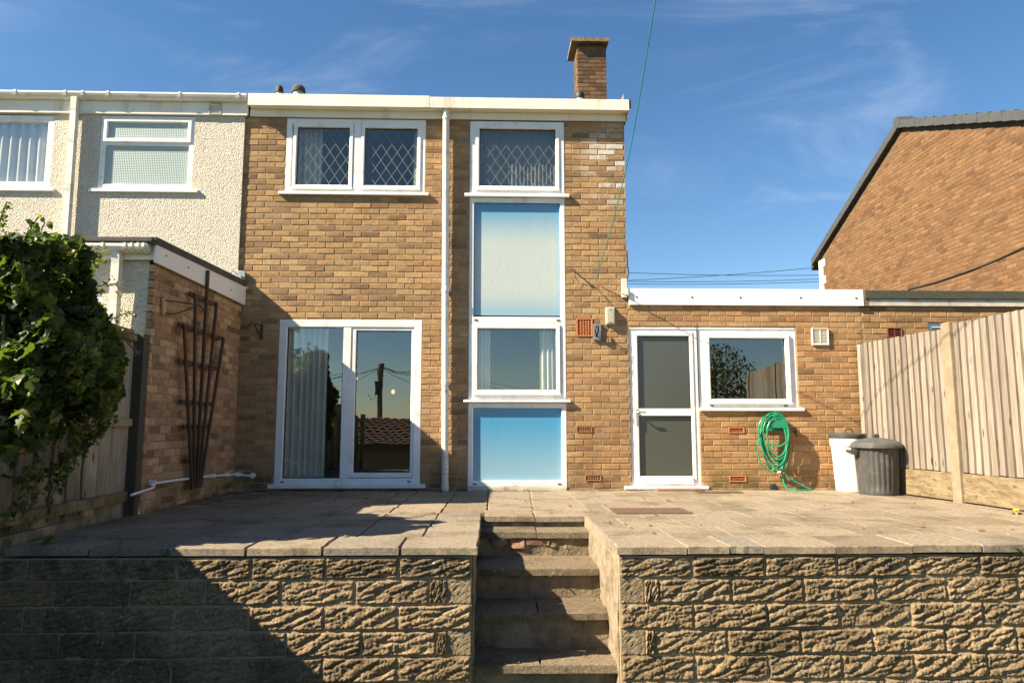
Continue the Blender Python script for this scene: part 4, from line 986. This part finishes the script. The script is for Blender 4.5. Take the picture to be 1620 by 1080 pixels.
# hanging runners with small leaves
def runner(a, b, sag, n):
    out = []; a, b = Vector(a), Vector(b)
    for i in range(n + 1):
        t = i / n; p = a.lerp(b, t) + Vector((.03 * noise.noise(Vector((t * 5, a.y, 1))), .05 * noise.noise(Vector((t * 4, a.z, 2))), -sag * math.sin(math.pi * t) + .03 * noise.noise(Vector((t * 6, a.y, 3))))); out.append(p)
    return out
rl = []; stems = MB()
for (a, b, sg, n) in (((-3.16, -2.95, 1.2), (-3.17, -3.10, .72), .0, 26), ((-3.15, -2.9, 1.0), (-3.16, -3.3, .66), .05, 26), ((-3.15, -3.3, .8), (-3.14, -4.1, .42), .10, 46), ((-3.15, -3.2, .78), (-3.14, -3.75, .33), .02, 34),
                      ((-3.14, -3.6, .62), (-3.14, -3.72, .12), .0, 18), ((-3.14, -3.0, .86), (-3.15, -3.55, .56), .04, 30), ((-3.13, -4.0, .5), (-3.10, -4.25, .1), .0, 22), ((-3.2, -2.88, 1.55), (-3.1, -2.70, 1.42), -.06, 10), ((-3.2, -3.5, 2.0), (-3.15, -3.25, 2.18), -.02, 12), ((-3.2, -3.3, 1.85), (-3.12, -3.0, 1.95), -.05, 9), ((-3.2, -4.1, 2.1), (-3.2, -4.0, 2.25), 0, 6), ((-3.3, -3.85, 2.05), (-3.28, -3.78, 2.27), 0, 7), ((-3.3, -4.25, 2.05), (-3.28, -4.22, 2.28), 0, 6), ((-3.2, -3.12, 1.6), (-3.1, -2.80, 1.75), -.03, 9), ((-3.25, -3.65, 1.95), (-3.2, -3.50, 2.12), 0, 7), ((-3.13, -3.5, .8), (-3.12, -3.62, .45), 0, 18), ((-3.13, -3.9, .62), (-3.12, -4.0, .2), 0, 20)):
    pp = runner(a, b, sg, n); stems.tube(pp, .005, 5)
    for p in pp:
        for k in range(3): rl.append((p + Vector((rng.uniform(.0, .04), rng.gauss(0, .03), rng.gauss(0, .03))), .62, None))
leaf_cloud('runner_leaves', ivy, rl, .06, 'ivy_leaf')
for k in range(6):
    y = -3.2 - .2 * k; stems.tube(runner((-3.2, y, .1), (-3.18, y - .1, 1.5), 0, 12), .010, 5)
stems.build('stem', 'twig', ivy)
# dead ivy stems left on the retaining wall
for k, (pp, lab) in enumerate(((((-2.37, -4.20, .06), (-2.40, -4.215, -.06), (-2.36, -4.18, -.2), (-2.34, -4.175, -.42), (-2.42, -4.17, -.66), (-2.6, -4.17, -.85)), 'dead brown ivy stem running down the shaded retaining wall'),
                          (((-2.02, -4.19, -.05), (-2.04, -4.18, -.15), (-2.12, -4.175, -.24), (-2.13, -4.175, -.34)), 'short dead twig clinging under the front slabs in shadow'),
                          (((-3.0, -4.18, -.55), (-2.8, -4.18, -.78), (-2.62, -4.175, -.92)), 'thin dead stem at the bottom left of the retaining wall'))):
    mb = MB(); mb.tube(runner(pp[0], pp[1], 0, 3)[:-1] + [Vector(p) for p in pp[1:]], [.006] * (3 + len(pp) - 1), 5)
    tag(mb.build('dead_creeper', 'twig', None), lab, 'creeper', 'dead stems on the wall')
def tree(name, label, c, h, r_, n, seed, conical=False, leaf=.10, group='greenery beyond the camera'):
    q = random.Random(seed); root = empty(name, c, label, 'tree' if not 'bush' in name else 'bush', group); P = []
    MB().tube([Vector(c), Vector(c) + Vector((.03, 0, h * .45)), Vector(c) + Vector((-.02, .02, h * .9))], [.09, .06, .02], 8).build('trunk', 'twig', root)
    while len(P) < n:
        d = Vector((q.gauss(0, 1), q.gauss(0, 1), q.gauss(0, 1))).normalized(); t = q.random() ** .4
        z = .55 + .45 * d.z * t; rr = r_ * ((1.05 - z) * 1.5 if conical else 1.)
        p = Vector((d.x * t * rr, d.y * t * rr, h * z))
        if noise.noise(Vector((p.x * 1.6 + seed, p.y * 1.6, p.z * 1.6))) < -.18: continue
        P.append((Vector(c) + p, 1., None))
    leaf_cloud('crown', root, P, leaf, 'tree_leaf' if 'conifer' in name else 'bush_leaf', Vector((0, 0, 1)), False, 1.2)
tree('conifer_tree', 'dark conifer reflected in the left pane of the patio door', (-4.35, -8.4, -1), 3.6, .85, 5000, 3, True, .11)
tree('garden_bush', 'low bush beside the conifer reflected in the patio door', (-5.2, -8.1, -1), 3.05, .8, 3600, 5, False, .10)
tree('garden_bush', 'large dark bush reflected in the left half of the kitchen window', (5.25, -7.4, -1), 3.75, 1.35, 14000, 8, False, .065)
tree('garden_bush', 'small thin bush reflected above the fence in the kitchen window', (6.9, -6.6, -1), 3.25, 1.1, 3000, 11, False, .06)

# ------------------------------------------------------------------ things reflected in the glass: bungalow and pole down the hill
bg_ = empty('bungalow', (-5, -21, -2.6), 'brown tiled bungalow roof reflected in the patio door', 'bungalow')
MB().box(-14, 5, -24.2, -18.2, -2.6, .12).build('wall', 'brick_dark_j' if False else 'mortar', bg_)
bro = MB().prism([(-17.8, .10), (-21.2, 1.10), (-24.6, .10), (-24.6, .0), (-17.8, .0)], -14.3, 5.3, 'x').build('roof', 'tile_brown', bg_)
V = MB()
for r_ in range(11):
    y0 = -17.75 - .31 * r_; z0 = .12 + (1.0 / 3.4) * .31 * r_
    for k in range(62):
        x = -14.2 + .315 * k + (.15 if r_ % 2 else 0)
        V.add([(x, y0, z0 + .05), (x + .15, y0, z0 + .10), (x + .30, y0, z0 + .05), (x, y0 - .33, z0 + .097), (x + .15, y0 - .33, z0 + .13), (x + .30, y0 - .33, z0 + .097), (x, y0, z0 - .03), (x + .15, y0, z0 - .02), (x + .30, y0, z0 - .03)], [(0, 1, 4, 3), (1, 2, 5, 4), (6, 7, 1, 0), (7, 8, 2, 1)])
o = V.build('roof_tiles', 'tile_brown', bg_, recalc=False); o['kind'] = 'stuff'
MB().box(-6.6, -6.0, -21.5, -20.9, .8, 1.7).build('chimney', 'mortar', bg_)
tp = empty('telegraph_pole', (-5.22, -25, -2.6), 'wooden telegraph pole reflected in the right patio door pane', 'pole')
MB().tube([(-5.22, -25, -2.6), (-5.22, -25, 3.75)], [.17, .13], 12).build('pole', 'pole_wood', tp, smooth='auto')
MB().box(-5.45, -5.2, -24.9, -24.7, 2.3, 2.95).build('junction_box', 'iron', tp, .01)
for i in range(9):
    a = -1.2 + i * .30; e = Vector((-5.22 + 24 * math.sin(a) * 1.2, -25 - (6 + 3 * (i % 3)) * math.cos(a) * (1 if i % 2 else -.4), 2.2)); st = Vector((-5.22, -25, 3.55))
    MB().tube([st.lerp(e, t / 8) - Vector((0, 0, .8 * math.sin(math.pi * t / 8))) for t in range(9)], .012, 4).build('wire', 'wire_black', tp)

# ------------------------------------------------------------------ things on the house wall
bl = empty('bulkhead_light', (1.535, 0, 2.07), 'weathered oval bulkhead lamp on the brick wall beside the kitchen door', 'lamp')
MB().box(1.474, 1.602, -.026, -.004, 2.070, 2.308).build('base', 'lamp_base', bl, .02, 4)
MB().box(1.482, 1.594, -.062, -.025, 2.080, 2.298).build('diffuser', 'lamp_glass', bl, .028, 4, smooth='auto')
for z in (2.10, 2.272): MB().lathe([(.008, -.004), (.008, .002), (.004, .004)], 8).build('screw', 'iron', bl).matrix_basis = Matrix.Translation((1.537, -.063, z)) @ Matrix.Rotation(R(90), 4, 'X')
pl = empty('line_cleat', (1.365, 0, 1.88), 'grey board with iron cleat for the washing line beside the square air brick', 'cleat')
MB().box(1.314, 1.417, -.032, -.006, 1.879, 2.090).build('board', 'steel', pl, .004)
MB().tube([(1.345, -.032, 1.93), (1.35, -.07, 1.945), (1.33, -.085, 1.99), (1.345, -.085, 2.045), (1.372, -.07, 2.06), (1.378, -.075, 2.02), (1.365, -.06, 1.96), (1.36, -.032, 1.925)], .010, 7).build('cleat', 'iron', pl, smooth='auto')
jb = empty('junction_box', (1.725, 0, 2.43), 'small off-white junction box at the corner above the kitchen fascia', 'box')
MB().box(1.690, 1.760, -.05, -.008, 2.43, 2.675).build('case', 'cream_plastic', jb, .006); MB().box(1.735, 1.775, -.065, -.051, 2.45, 2.54).build('cover', 'cream_plastic', jb, .004)
MB().tube([(1.765, -.03, 2.67), (1.79, -.02, 2.75), (1.775, -.02, 2.86), (1.772, -.02, 3.05)], .008, 6).build('cable', 'wire_black', jb)
hk = MB().tube([(1.072, .0, 2.787), (1.072, -.06, 2.79), (1.078, -.085, 2.775), (1.078, -.08, 2.755)], .008, 7).build('wall_hook', 'iron', None, smooth='auto'); tag(hk, 'rusty hook sticking out of the brickwork above the square air brick', 'hook')
c = MB(); c.tube([(1.075, -.075, 2.765), (1.10, -.03, 2.68), (1.15, -.02, 2.62)], .0035, 5); c.tube([(1.08, -.06, 2.77), (1.22, -.015, 2.66), (1.36, -.014, 2.56), (1.47, -.014, 2.45), (1.52, -.02, 2.38), (1.53, -.03, 2.31)], .0035, 5)
tag(c.build('lamp_cable', 'wire_black', None), 'thin loose cable from the wall hook down to the bulkhead lamp', 'cable')
c = MB().tube([(1.385, -.07, 1.99), (1.50, -.06, 1.90), (1.62, -.05, 1.82), (1.77, -.02, 1.73)], .004, 5)
c.tube([(1.39, -.06, 1.95), (1.45, -.04, 1.90), (1.47, -.03, 1.86), (1.43, -.03, 1.87), (1.40, -.035, 1.90)], .004, 5)
tag(c.build('cleat_cord', 'wire_black', None), 'slack cord looping from the iron cleat toward the kitchen door', 'cord')
rp = MB().tube([(1.355, -.03, 2.643), (1.46, -.75, 3.20), (1.5223, -1.3, 3.649), (1.5443, -1.5, 3.85), (1.535, -2.0, 4.13), (1.487, -3.0, 4.621), (1.40, -4.5, 5.30), (1.2, -7, 6.3)], .0056, 6).build('washing_line', 'rope_green', None, smooth='auto')
tag(rp, 'green washing line rising from the house wall across the sky', 'rope')
ev = empty('extractor_vent', (4.256, 0, 1.82), 'square white plastic extractor vent on the wall right of the kitchen window', 'vent')
MB().ring(4.151, 4.370, 1.824, 2.045, .020, .020, .022, .018, -.030, -.002, .006).build('surround', 'cream_plastic', ev)
MB().box(4.165, 4.356, -.016, -.004, 1.838, 2.028).build('grille', 'vent_grille', ev)
for i in range(9): MB().box(4.172, 4.349, -.022, -.015, 1.850 + .019 * i, 1.857 + .019 * i).build('slat', 'cream_plastic', ev)
MB().box(4.255, 4.265, -.026, -.015, 1.842, 2.026).build('rib', 'cream_plastic', ev)
br = MB().box(-2.895, -2.870, -.022, -.004, 1.87, 2.065); br.tube([(-2.883, -.02, 2.055), (-2.91, -.18, 2.045), (-2.925, -.20, 2.015)], .008, 6); br.tube([(-2.883, -.02, 1.885), (-2.896, -.07, 1.945), (-2.913, -.12, 1.985), (-2.913, -.17, 2.045)], .009, 6)
br.tube([(-2.925, -.185, 2.045), (-2.96, -.19, 2.06), (-2.975, -.19, 2.035), (-2.96, -.19, 2.015)], .007, 6)
tag(br.build('hanging_basket_bracket', 'iron', None), 'dark iron hanging basket bracket in shadow left of the patio door', 'bracket')
b2 = empty('hanging_basket_bracket', (-3.13, -2.15, 1.85), 'rusty iron bracket on a bare wooden plate on the neighbour brick flank', 'bracket')
MB().box(-3.142, -3.118, -2.195, -2.125, 1.845, 2.02).build('plate', 'rust_wood', b2, .003)
m_ = MB().tube([(-3.115, -2.16, 1.985), (-2.98, -1.98, 1.99), (-2.90, -1.86, 1.985)], .007, 6); m_.tube([(-3.115, -2.15, 1.86), (-3.06, -2.08, 1.865), (-3.0, -2.0, 1.91), (-2.93, -1.90, 1.98)], .007, 6)
m_.tube([(-2.91, -1.87, 1.985), (-2.89, -1.83, 1.96), (-2.89, -1.83, 1.93), (-2.905, -1.86, 1.93)], .006, 6); m_.build('arm', 'iron', b2, smooth='auto')
# fan trellis
tr = empty('fan_trellis', (-3.1, -1.3, .15), 'dark brown wooden fan trellis on the neighbour brick flank', 'trellis')
def strip(a, b, x, w, t, name='slat'):
    (y0, z0), (y1, z1) = a, b; d = Vector((0, y1 - y0, z1 - z0)); l = d.length; d.normalize(); nn = Vector((0, -d.z, d.y)) * (w / 2)
    A, B = Vector((x, y0, z0)), Vector((x, y1, z1)); T = Vector((t, 0, 0))
    v = [A - nn, A + nn, B + nn, B - nn]; v += [p + T for p in v]
    mb = MB(); mb.add(v, [(0, 1, 2, 3), (7, 6, 5, 4), (0, 4, 5, 1), (1, 5, 6, 2), (2, 6, 7, 3), (3, 7, 4, 0)]); return mb.build(name, 'trellis_wood', tr, .002)
for i, (a, b) in enumerate((((-1.807, 1.80), (-1.40, .14)), ((-1.578, 2.16), (-1.36, .14)), ((-1.290, 2.47), (-1.303, .14)), ((-.996, 2.16), (-1.245, .14)), ((-.740, 1.80), (-1.20, .14)))): strip(a, b, -3.092, .038, .024 if i != 2 else .028)
for z, y0, y1 in ((2.15, -1.65, -.97), (1.795, -1.885, -.715), (1.435, -1.825, -.80), (1.03, -1.73, -.95), (.78, -1.64, -.99), (.43, -1.535, -1.13)): strip((y0, z), (y1, z), -3.116, .044, .022, 'crosspiece')
# waste pipe low on the wall
wp = MB().tube([(-3.10, -2.62, .195), (-3.10, -2.23, .222), (-3.10, -2.205, .226), (-3.105, -2.235, .252), (-3.105, -2.20, .262), (-3.105, -1.52, .252), (-3.105, -.9, .236), (-3.105, -.10, .205), (-3.09, -.04, .200), (-2.99, -.035, .187), (-2.93, -.035, .186)], .0125, 8)
wpo = empty('waste_pipe', (-3.1, -1.4, .2), 'thin white plastic waste pipe running low along the brick flank', 'pipe')
wp.build('pipe', 'white_clean', wpo, smooth='auto')
MB().lathe([(.034, 0), (.036, .02), (.03, .035)], 16).build('end_cap', 'white_clean', wpo, smooth='auto').matrix_basis = Matrix.Translation((-2.915, -.008, .187)) @ Matrix.Rotation(R(90), 4, 'X')
for y, z in ((-2.19, .262), (-.75, .228), (-.30, .212)): MB().box(-3.15, -3.095, y - .012, y + .012, z - .02, z + .028).build('clip', 'white_clean', wpo)
MB().box(-3.125, -3.06, -.05, -.02, .175, .225).build('elbow', 'white_clean', wpo, .006)

# ------------------------------------------------------------------ hose, tap, bins
hg = empty('hose_hanger', (3.6, 0, .68), 'green plastic hose hanger fixed to the brickwork under the window', 'hanger')
MB().prism([(3.445, .870), (3.745, .870), (3.745, .845), (3.720, .815), (3.735, .73), (3.465, .73), (3.455, .815), (3.445, .845)], -.03, -.008, 'y').build('back_plate', 'hanger_green', hg, .004)
MB().box(3.470, 3.745, -.13, -.03, .832, .862).build('shelf', 'hanger_green', hg, .006); MB().box(3.490, 3.735, -.135, -.12, .765, .835).build('lip', 'hanger_green', hg, .006)
hm = MB()
def loop(cx, cz, rx, rz, y, ph, tilt=0., turns=1.0, n=40):
    p = []
    for i in range(n + 1):
        a = ph + 2 * math.pi * turns * i / n; x = rx * math.sin(a); z = rz * math.cos(a)
        if z > 0: z *= .55
        p.append(Vector((cx + x + tilt * z, y + .012 * math.sin(a * 2 + cx * 9), cz + z)))
    return p
for k, (cx, cz, rx, rz, y, tl) in enumerate(((3.575, .70, .17, .46, -.085, -.02), (3.585, .71, .155, .38, -.105, .03), (3.59, .705, .165, .42, -.095, .10), (3.57, .71, .15, .34, -.12, -.06), (3.60, .70, .158, .47, -.075, .06), (3.60, .72, .135, .31, -.13, .02), (3.53, .70, .17, .40, -.13, -.12), (3.615, .715, .125, .36, -.06, .0))):
    hm.tube(loop(cx, cz, rx, rz, y, .4 * k, tl), .0095, 7)
def smoothp(P, n=10):
    P = [Vector(p) for p in P]; out = []
    for i in range(len(P) - 1):
        p0, p1, p2, p3 = P[max(i - 1, 0)], P[i], P[i + 1], P[min(i + 2, len(P) - 1)]
        for k in range(n):
            t = k / n; out.append(.5 * ((2 * p1) + (p2 - p0) * t + (2 * p0 - 5 * p1 + 4 * p2 - p3) * t * t + (3 * p1 - p0 - 3 * p2 + p3) * t ** 3))
    return out + [P[-1]]
hm.tube(smoothp([(3.45, -.10, .80), (3.36, -.12, .60), (3.345, -.12, .42), (3.40, -.12, .30), (3.50, -.12, .23), (3.55, -.12, .28), (3.60, -.12, .22), (3.66, -.11, .16)]), .0095, 7)
hm.tube(smoothp([(3.72, -.10, .80), (3.76, -.10, .60), (3.75, -.10, .45), (3.70, -.10, .28), (3.66, -.10, .18), (3.655, -.13, .08), (3.70, -.18, .012), (3.80, -.22, .010), (3.97, -.16, .010), (3.985, -.14, .012), (3.90, -.13, .05), (3.72, -.10, .16), (3.66, -.09, .26), (3.68, -.09, .42)]), .0095, 7)
hm.tube(smoothp([(3.70, -.11, .82), (3.73, -.13, .70), (3.70, -.14, .60), (3.62, -.14, .54), (3.535, -.14, .53), (3.53, -.14, .57), (3.54, -.14, .62)]), .009, 7)
hs = empty('garden_hose', (3.6, -.1, 0), 'bright green garden hose coiled on its hanger with a loop on the slabs', 'hose')
hm.build('coil', 'hose_green', hs, smooth='auto', recalc=True)
MB().tube([(3.585, -.125, .225), (3.62, -.125, .222)], .014, 8).build('connector', 'white_clean', hs, smooth='auto'); MB().tube([(3.60, -.125, .20), (3.63, -.125, .175)], .013, 8).build('coupling', 'terracotta', hs, smooth='auto')
tap = MB().tube([(3.86, 0, .715), (3.86, -.07, .715), (3.86, -.085, .70), (3.86, -.088, .66)], .012, 8); tap.tube([(3.86, -.05, .72), (3.86, -.05, .765)], .008, 6); tap.box(3.835, 3.885, -.058, -.042, .763, .775)
tag(tap.build('garden_tap', 'iron', None, smooth='auto'), 'small dark outside tap on the bricks right of the green hose', 'tap')
gc = MB().tube([(3.545, -.02, .035), (3.545, -.10, .035)], .04, 14); tag(gc.build('waste_outlet', 'rubber', None, smooth='auto'), 'short black waste pipe end at the wall foot below the hose', 'pipe')

wb = empty('dustbin', (4.385, -.33, 0), 'white plastic bin with dark grey lid against the brick wall', 'bin', 'bins by the fence')
MB().lathe([(.150, 0), (.160, .01), (.176, .28), (.190, .545), (.203, .55), (.206, .655), (.19, .655)], 40, (4.385, -.33, 0)).build('body', 'bin_white', wb, smooth='auto')
MB().lathe([(.208, .640), (.213, .648), (.213, .690), (.20, .702), (.12, .708), (.02, .710)], 40, (4.385, -.33, 0)).build('lid', 'bin_grey', wb, smooth='auto')
MB().tube([(4.36, -.33, .705), (4.362, -.33, .745), (4.375, -.33, .755), (4.43, -.33, .755), (4.443, -.33, .745), (4.445, -.33, .705)], .012, 8).build('handle', 'bin_grey', wb, smooth='auto')
db = empty('dustbin', (4.555, -.66, 0), 'dark grey fluted plastic dustbin with domed lid and side handles', 'bin', 'bins by the fence')
def flute(a, z, i):
    if i in (0, 1, 2, 9, 10, 11): return 0.
    return -.008 * max(0., math.cos(a * 26)) ** .5 if math.cos(a * 26) > 0 else .0
MB().lathe([(.205, 0), (.214, .006), (.218, .045), (.219, .06), (.224, .15), (.231, .27), (.238, .38), (.2425, .46), (.244, .475), (.246, .52), (.252, .525), (.252, .55)], 156, (4.555, -.66, 0), flute).build('body', 'bin_grey', db, smooth='auto')
lid = [(.282, .535), (.288, .540), (.288, .572), (.278, .580), (.270, .582), (.268, .592), (.22, .618), (.14, .642), (.06, .654), (.02, .656)]
MB().lathe(lid, 48, (4.555, -.66, 0), lambda a, z, i: .003 * math.cos(a * 24) if i in (6, 7) else 0.).build('lid', 'lid_grey', db, smooth='auto')
MB().box(4.517, 4.590, -.685, -.635, .650, .698).build('knob', 'bin_grey', db, .010, 3)
for k in range(12):
    a = 2 * math.pi * k / 12; MB().box(-.006, .006, .09, .25, -.002, .004).build('lid_rib', 'lid_grey', db).matrix_basis = Matrix.Translation((4.555, -.66, .632)) @ Matrix.Rotation(a, 4, 'Z') @ Matrix.Rotation(R(-14), 4, 'X') @ Matrix.Translation((0, -.0, .03))
for s_ in (-1, 1):
    x = 4.555 + s_ * .25
    MB().prism([(x, .515), (x + s_ * .085, .520), (x + s_ * .10, .505), (x + s_ * .085, .480), (x + s_ * .03, .455), (x, .450)], -.72, -.60, 'y').build('handle', 'bin_grey' if s_ < 0 else 'lid_grey', db, .012, 3)

# ------------------------------------------------------------------ loose bits on the patio
dc = empty('drain_cover', (1.5, -2.3, 0), 'flat rusty iron inspection cover set in the paving', 'drain cover')
MB().ring(1.14, 1.84, .0, .40, .025, .025, .025, .025, -.004, .02, .002).build('rim', 'rust', dc).matrix_basis = Matrix.Translation((0, -2.48, .007)) @ Matrix.Rotation(R(-90), 4, 'X')
MB().box(1.162, 1.818, -2.458, -2.102, -.02, .007).build('lid', 'rust', dc, .002)
ts = MB().box(2.05, 2.62, -.20, -.09, .003, .026); tag(ts.build('timber_offcut', 'packing', None, .006), 'strip of worn wood lying under the kitchen door sill', 'timber')
ts = MB().box(2.48, 3.02, -.50, -.30, .004, .009); tag(ts.build('rusty_plate', 'rust', None, .002), 'thin rusty flat plate on the slabs right of the kitchen door', 'plate')
deb = MB()
def chip(c, s_):
    v = [Vector(c) + Vector((math.cos(a) * s_ * rng.uniform(.5, 1), math.sin(a) * s_ * rng.uniform(.5, 1), rng.uniform(0, s_ * .35))) for a in (0, 1.1, 2.3, 3.4, 4.6, 5.5)]
    v.append(Vector(c) + Vector((0, 0, s_ * .5))); deb.add(v, [(i, (i + 1) % 6, 6) for i in range(6)])
for k in range(260):
    x = rng.uniform(-3.0, 4.8); y = -rng.random() ** 1.4 * 4.0; z = .004
    if -.12 < x < .93 and y < -2.58: continue
    if k < 70: x = rng.uniform(-3.05, -1.2); y = -.15 - rng.random() * 1.6
    chip((x, y, z), rng.uniform(.006, .018))
for (y0, y1, z) in ((-3.36, -2.95, -.288), (-3.76, -3.4, -.516), (-4.08, -3.8, -.76)):
    for k in range(60):
        x = -.08 + rng.random() ** 1.8 * .9; chip((x, rng.uniform(y0, y1) if rng.random() < .4 else y1 - rng.random() ** 2 * .1, z), rng.uniform(.005, .016))
for k in range(70): chip((rng.uniform(-.3, 1.75), -.01 - rng.random() ** 2 * .10, .003), rng.uniform(.006, .02))
for k in range(46):
    x = rng.uniform(-2.9, 4.7); y = -rng.uniform(.1, 3.9)
    if -.15 < x < .96 and y < -2.5: continue
    chip((x, y, .006), rng.uniform(.018, .034))
o = deb.build('litter', 'dead_leaf', None, recalc=False); tag(o, 'scattered dead leaves and grit on the slabs and steps', 'litter', kind='stuff')
for k, (x, y, z, n_, s_, lab) in enumerate(((-2.55, -.40, 0, 10, .03, 'small green weed by the wall in the shaded patio corner'), (-1.33, -1.05, 0, 8, .03, 'little weed sprouting between slabs in front of the patio door'), (-1.05, -.75, 0, 9, .035, 'bright weed sprouting near the right end of the patio door'), (.47, -3.375, -.35, 20, .018, 'tuft of moss growing under the second step'), (3.55, -4.19, -.06, 18, .05, 'green weed growing under the slabs at the right edge'), (-2.08, -4.18, -.05, 16, .03, 'sprig of green growing below the front slabs in shadow'), (-2.95, -4.02, .0, 22, .045, 'weeds at the foot of the ivy fence'))):
    w = empty('weed', (x, y, z), lab, 'weed', 'weeds in the paving')
    leaf_cloud('leaves', w, [(Vector((x + rng.gauss(0, s_ * .5), y + rng.gauss(0, s_ * .35), z + rng.random() * s_ * 1.1)), 1., .3 + .7 * rng.random()) for i in range(n_)], s_, 'weed_leaf', Vector((0, -.3, 1)), False, .6)
for (x, y) in ((4.72, -2.62), (4.78, -3.05)):
    d = empty('dandelion', (x, y, 0), 'yellow dandelion flower at the foot of the right fence' if y > -2.7 else 'second yellow dandelion nearer the wall by the right fence', 'flower', 'dandelions')
    MB().lathe([(.003, .0), (.003, .03), (.020, .035), (.026, .043), (.018, .052), (.004, .054)], 12, (x, y, 0)).build('flower', 'dandelion', d)
    leaf_cloud('leaves', d, [(Vector((x + rng.gauss(0, .03), y + rng.gauss(0, .02), .01)), 1., .6) for i in range(8)], .05, 'weed_leaf', Vector((0, 0, 1)), False, .3)
# twigs on the third step
tw = MB()
for k in range(9):
    a = Vector((rng.uniform(.2, .7), rng.uniform(-3.95, -3.82), -.755)); b = a + Vector((rng.uniform(-.3, .15), rng.uniform(-.02, .05), rng.uniform(0, .06))); tw.tube([a, a.lerp(b, .5) + Vector((0, 0, .015)), b], .0022, 4)
tag(tw.build('dry_twigs', 'twig', None), 'dry twigs caught at the back of the lowest step', 'twigs')
# overhead wires far behind the extension
for i, (za, zb, xa, xb) in enumerate(((7.23, 7.28, 4.5, 16), (6.83, 7.09, 4.5, 16), (6.80, 7.56, 4.5, 16), (6.72, 6.98, 4.5, 16))):
    a, b = Vector((xa, 20, za)), Vector((xb, 20.5, zb + (zb - za) * .3))
    o = MB().tube([a.lerp(b, t / 8) - Vector((0, 0, .10 * math.sin(math.pi * t / 8))) for t in range(9)], .012, 5).build('overhead_wire', 'wire_black', None)
    tag(o, ('topmost level overhead wire behind the extension roof', 'second overhead wire behind the extension roof', 'slanting overhead wire rising to the gable house', 'lowest overhead wire just above the extension fascia')[i], 'wire', 'overhead wires')
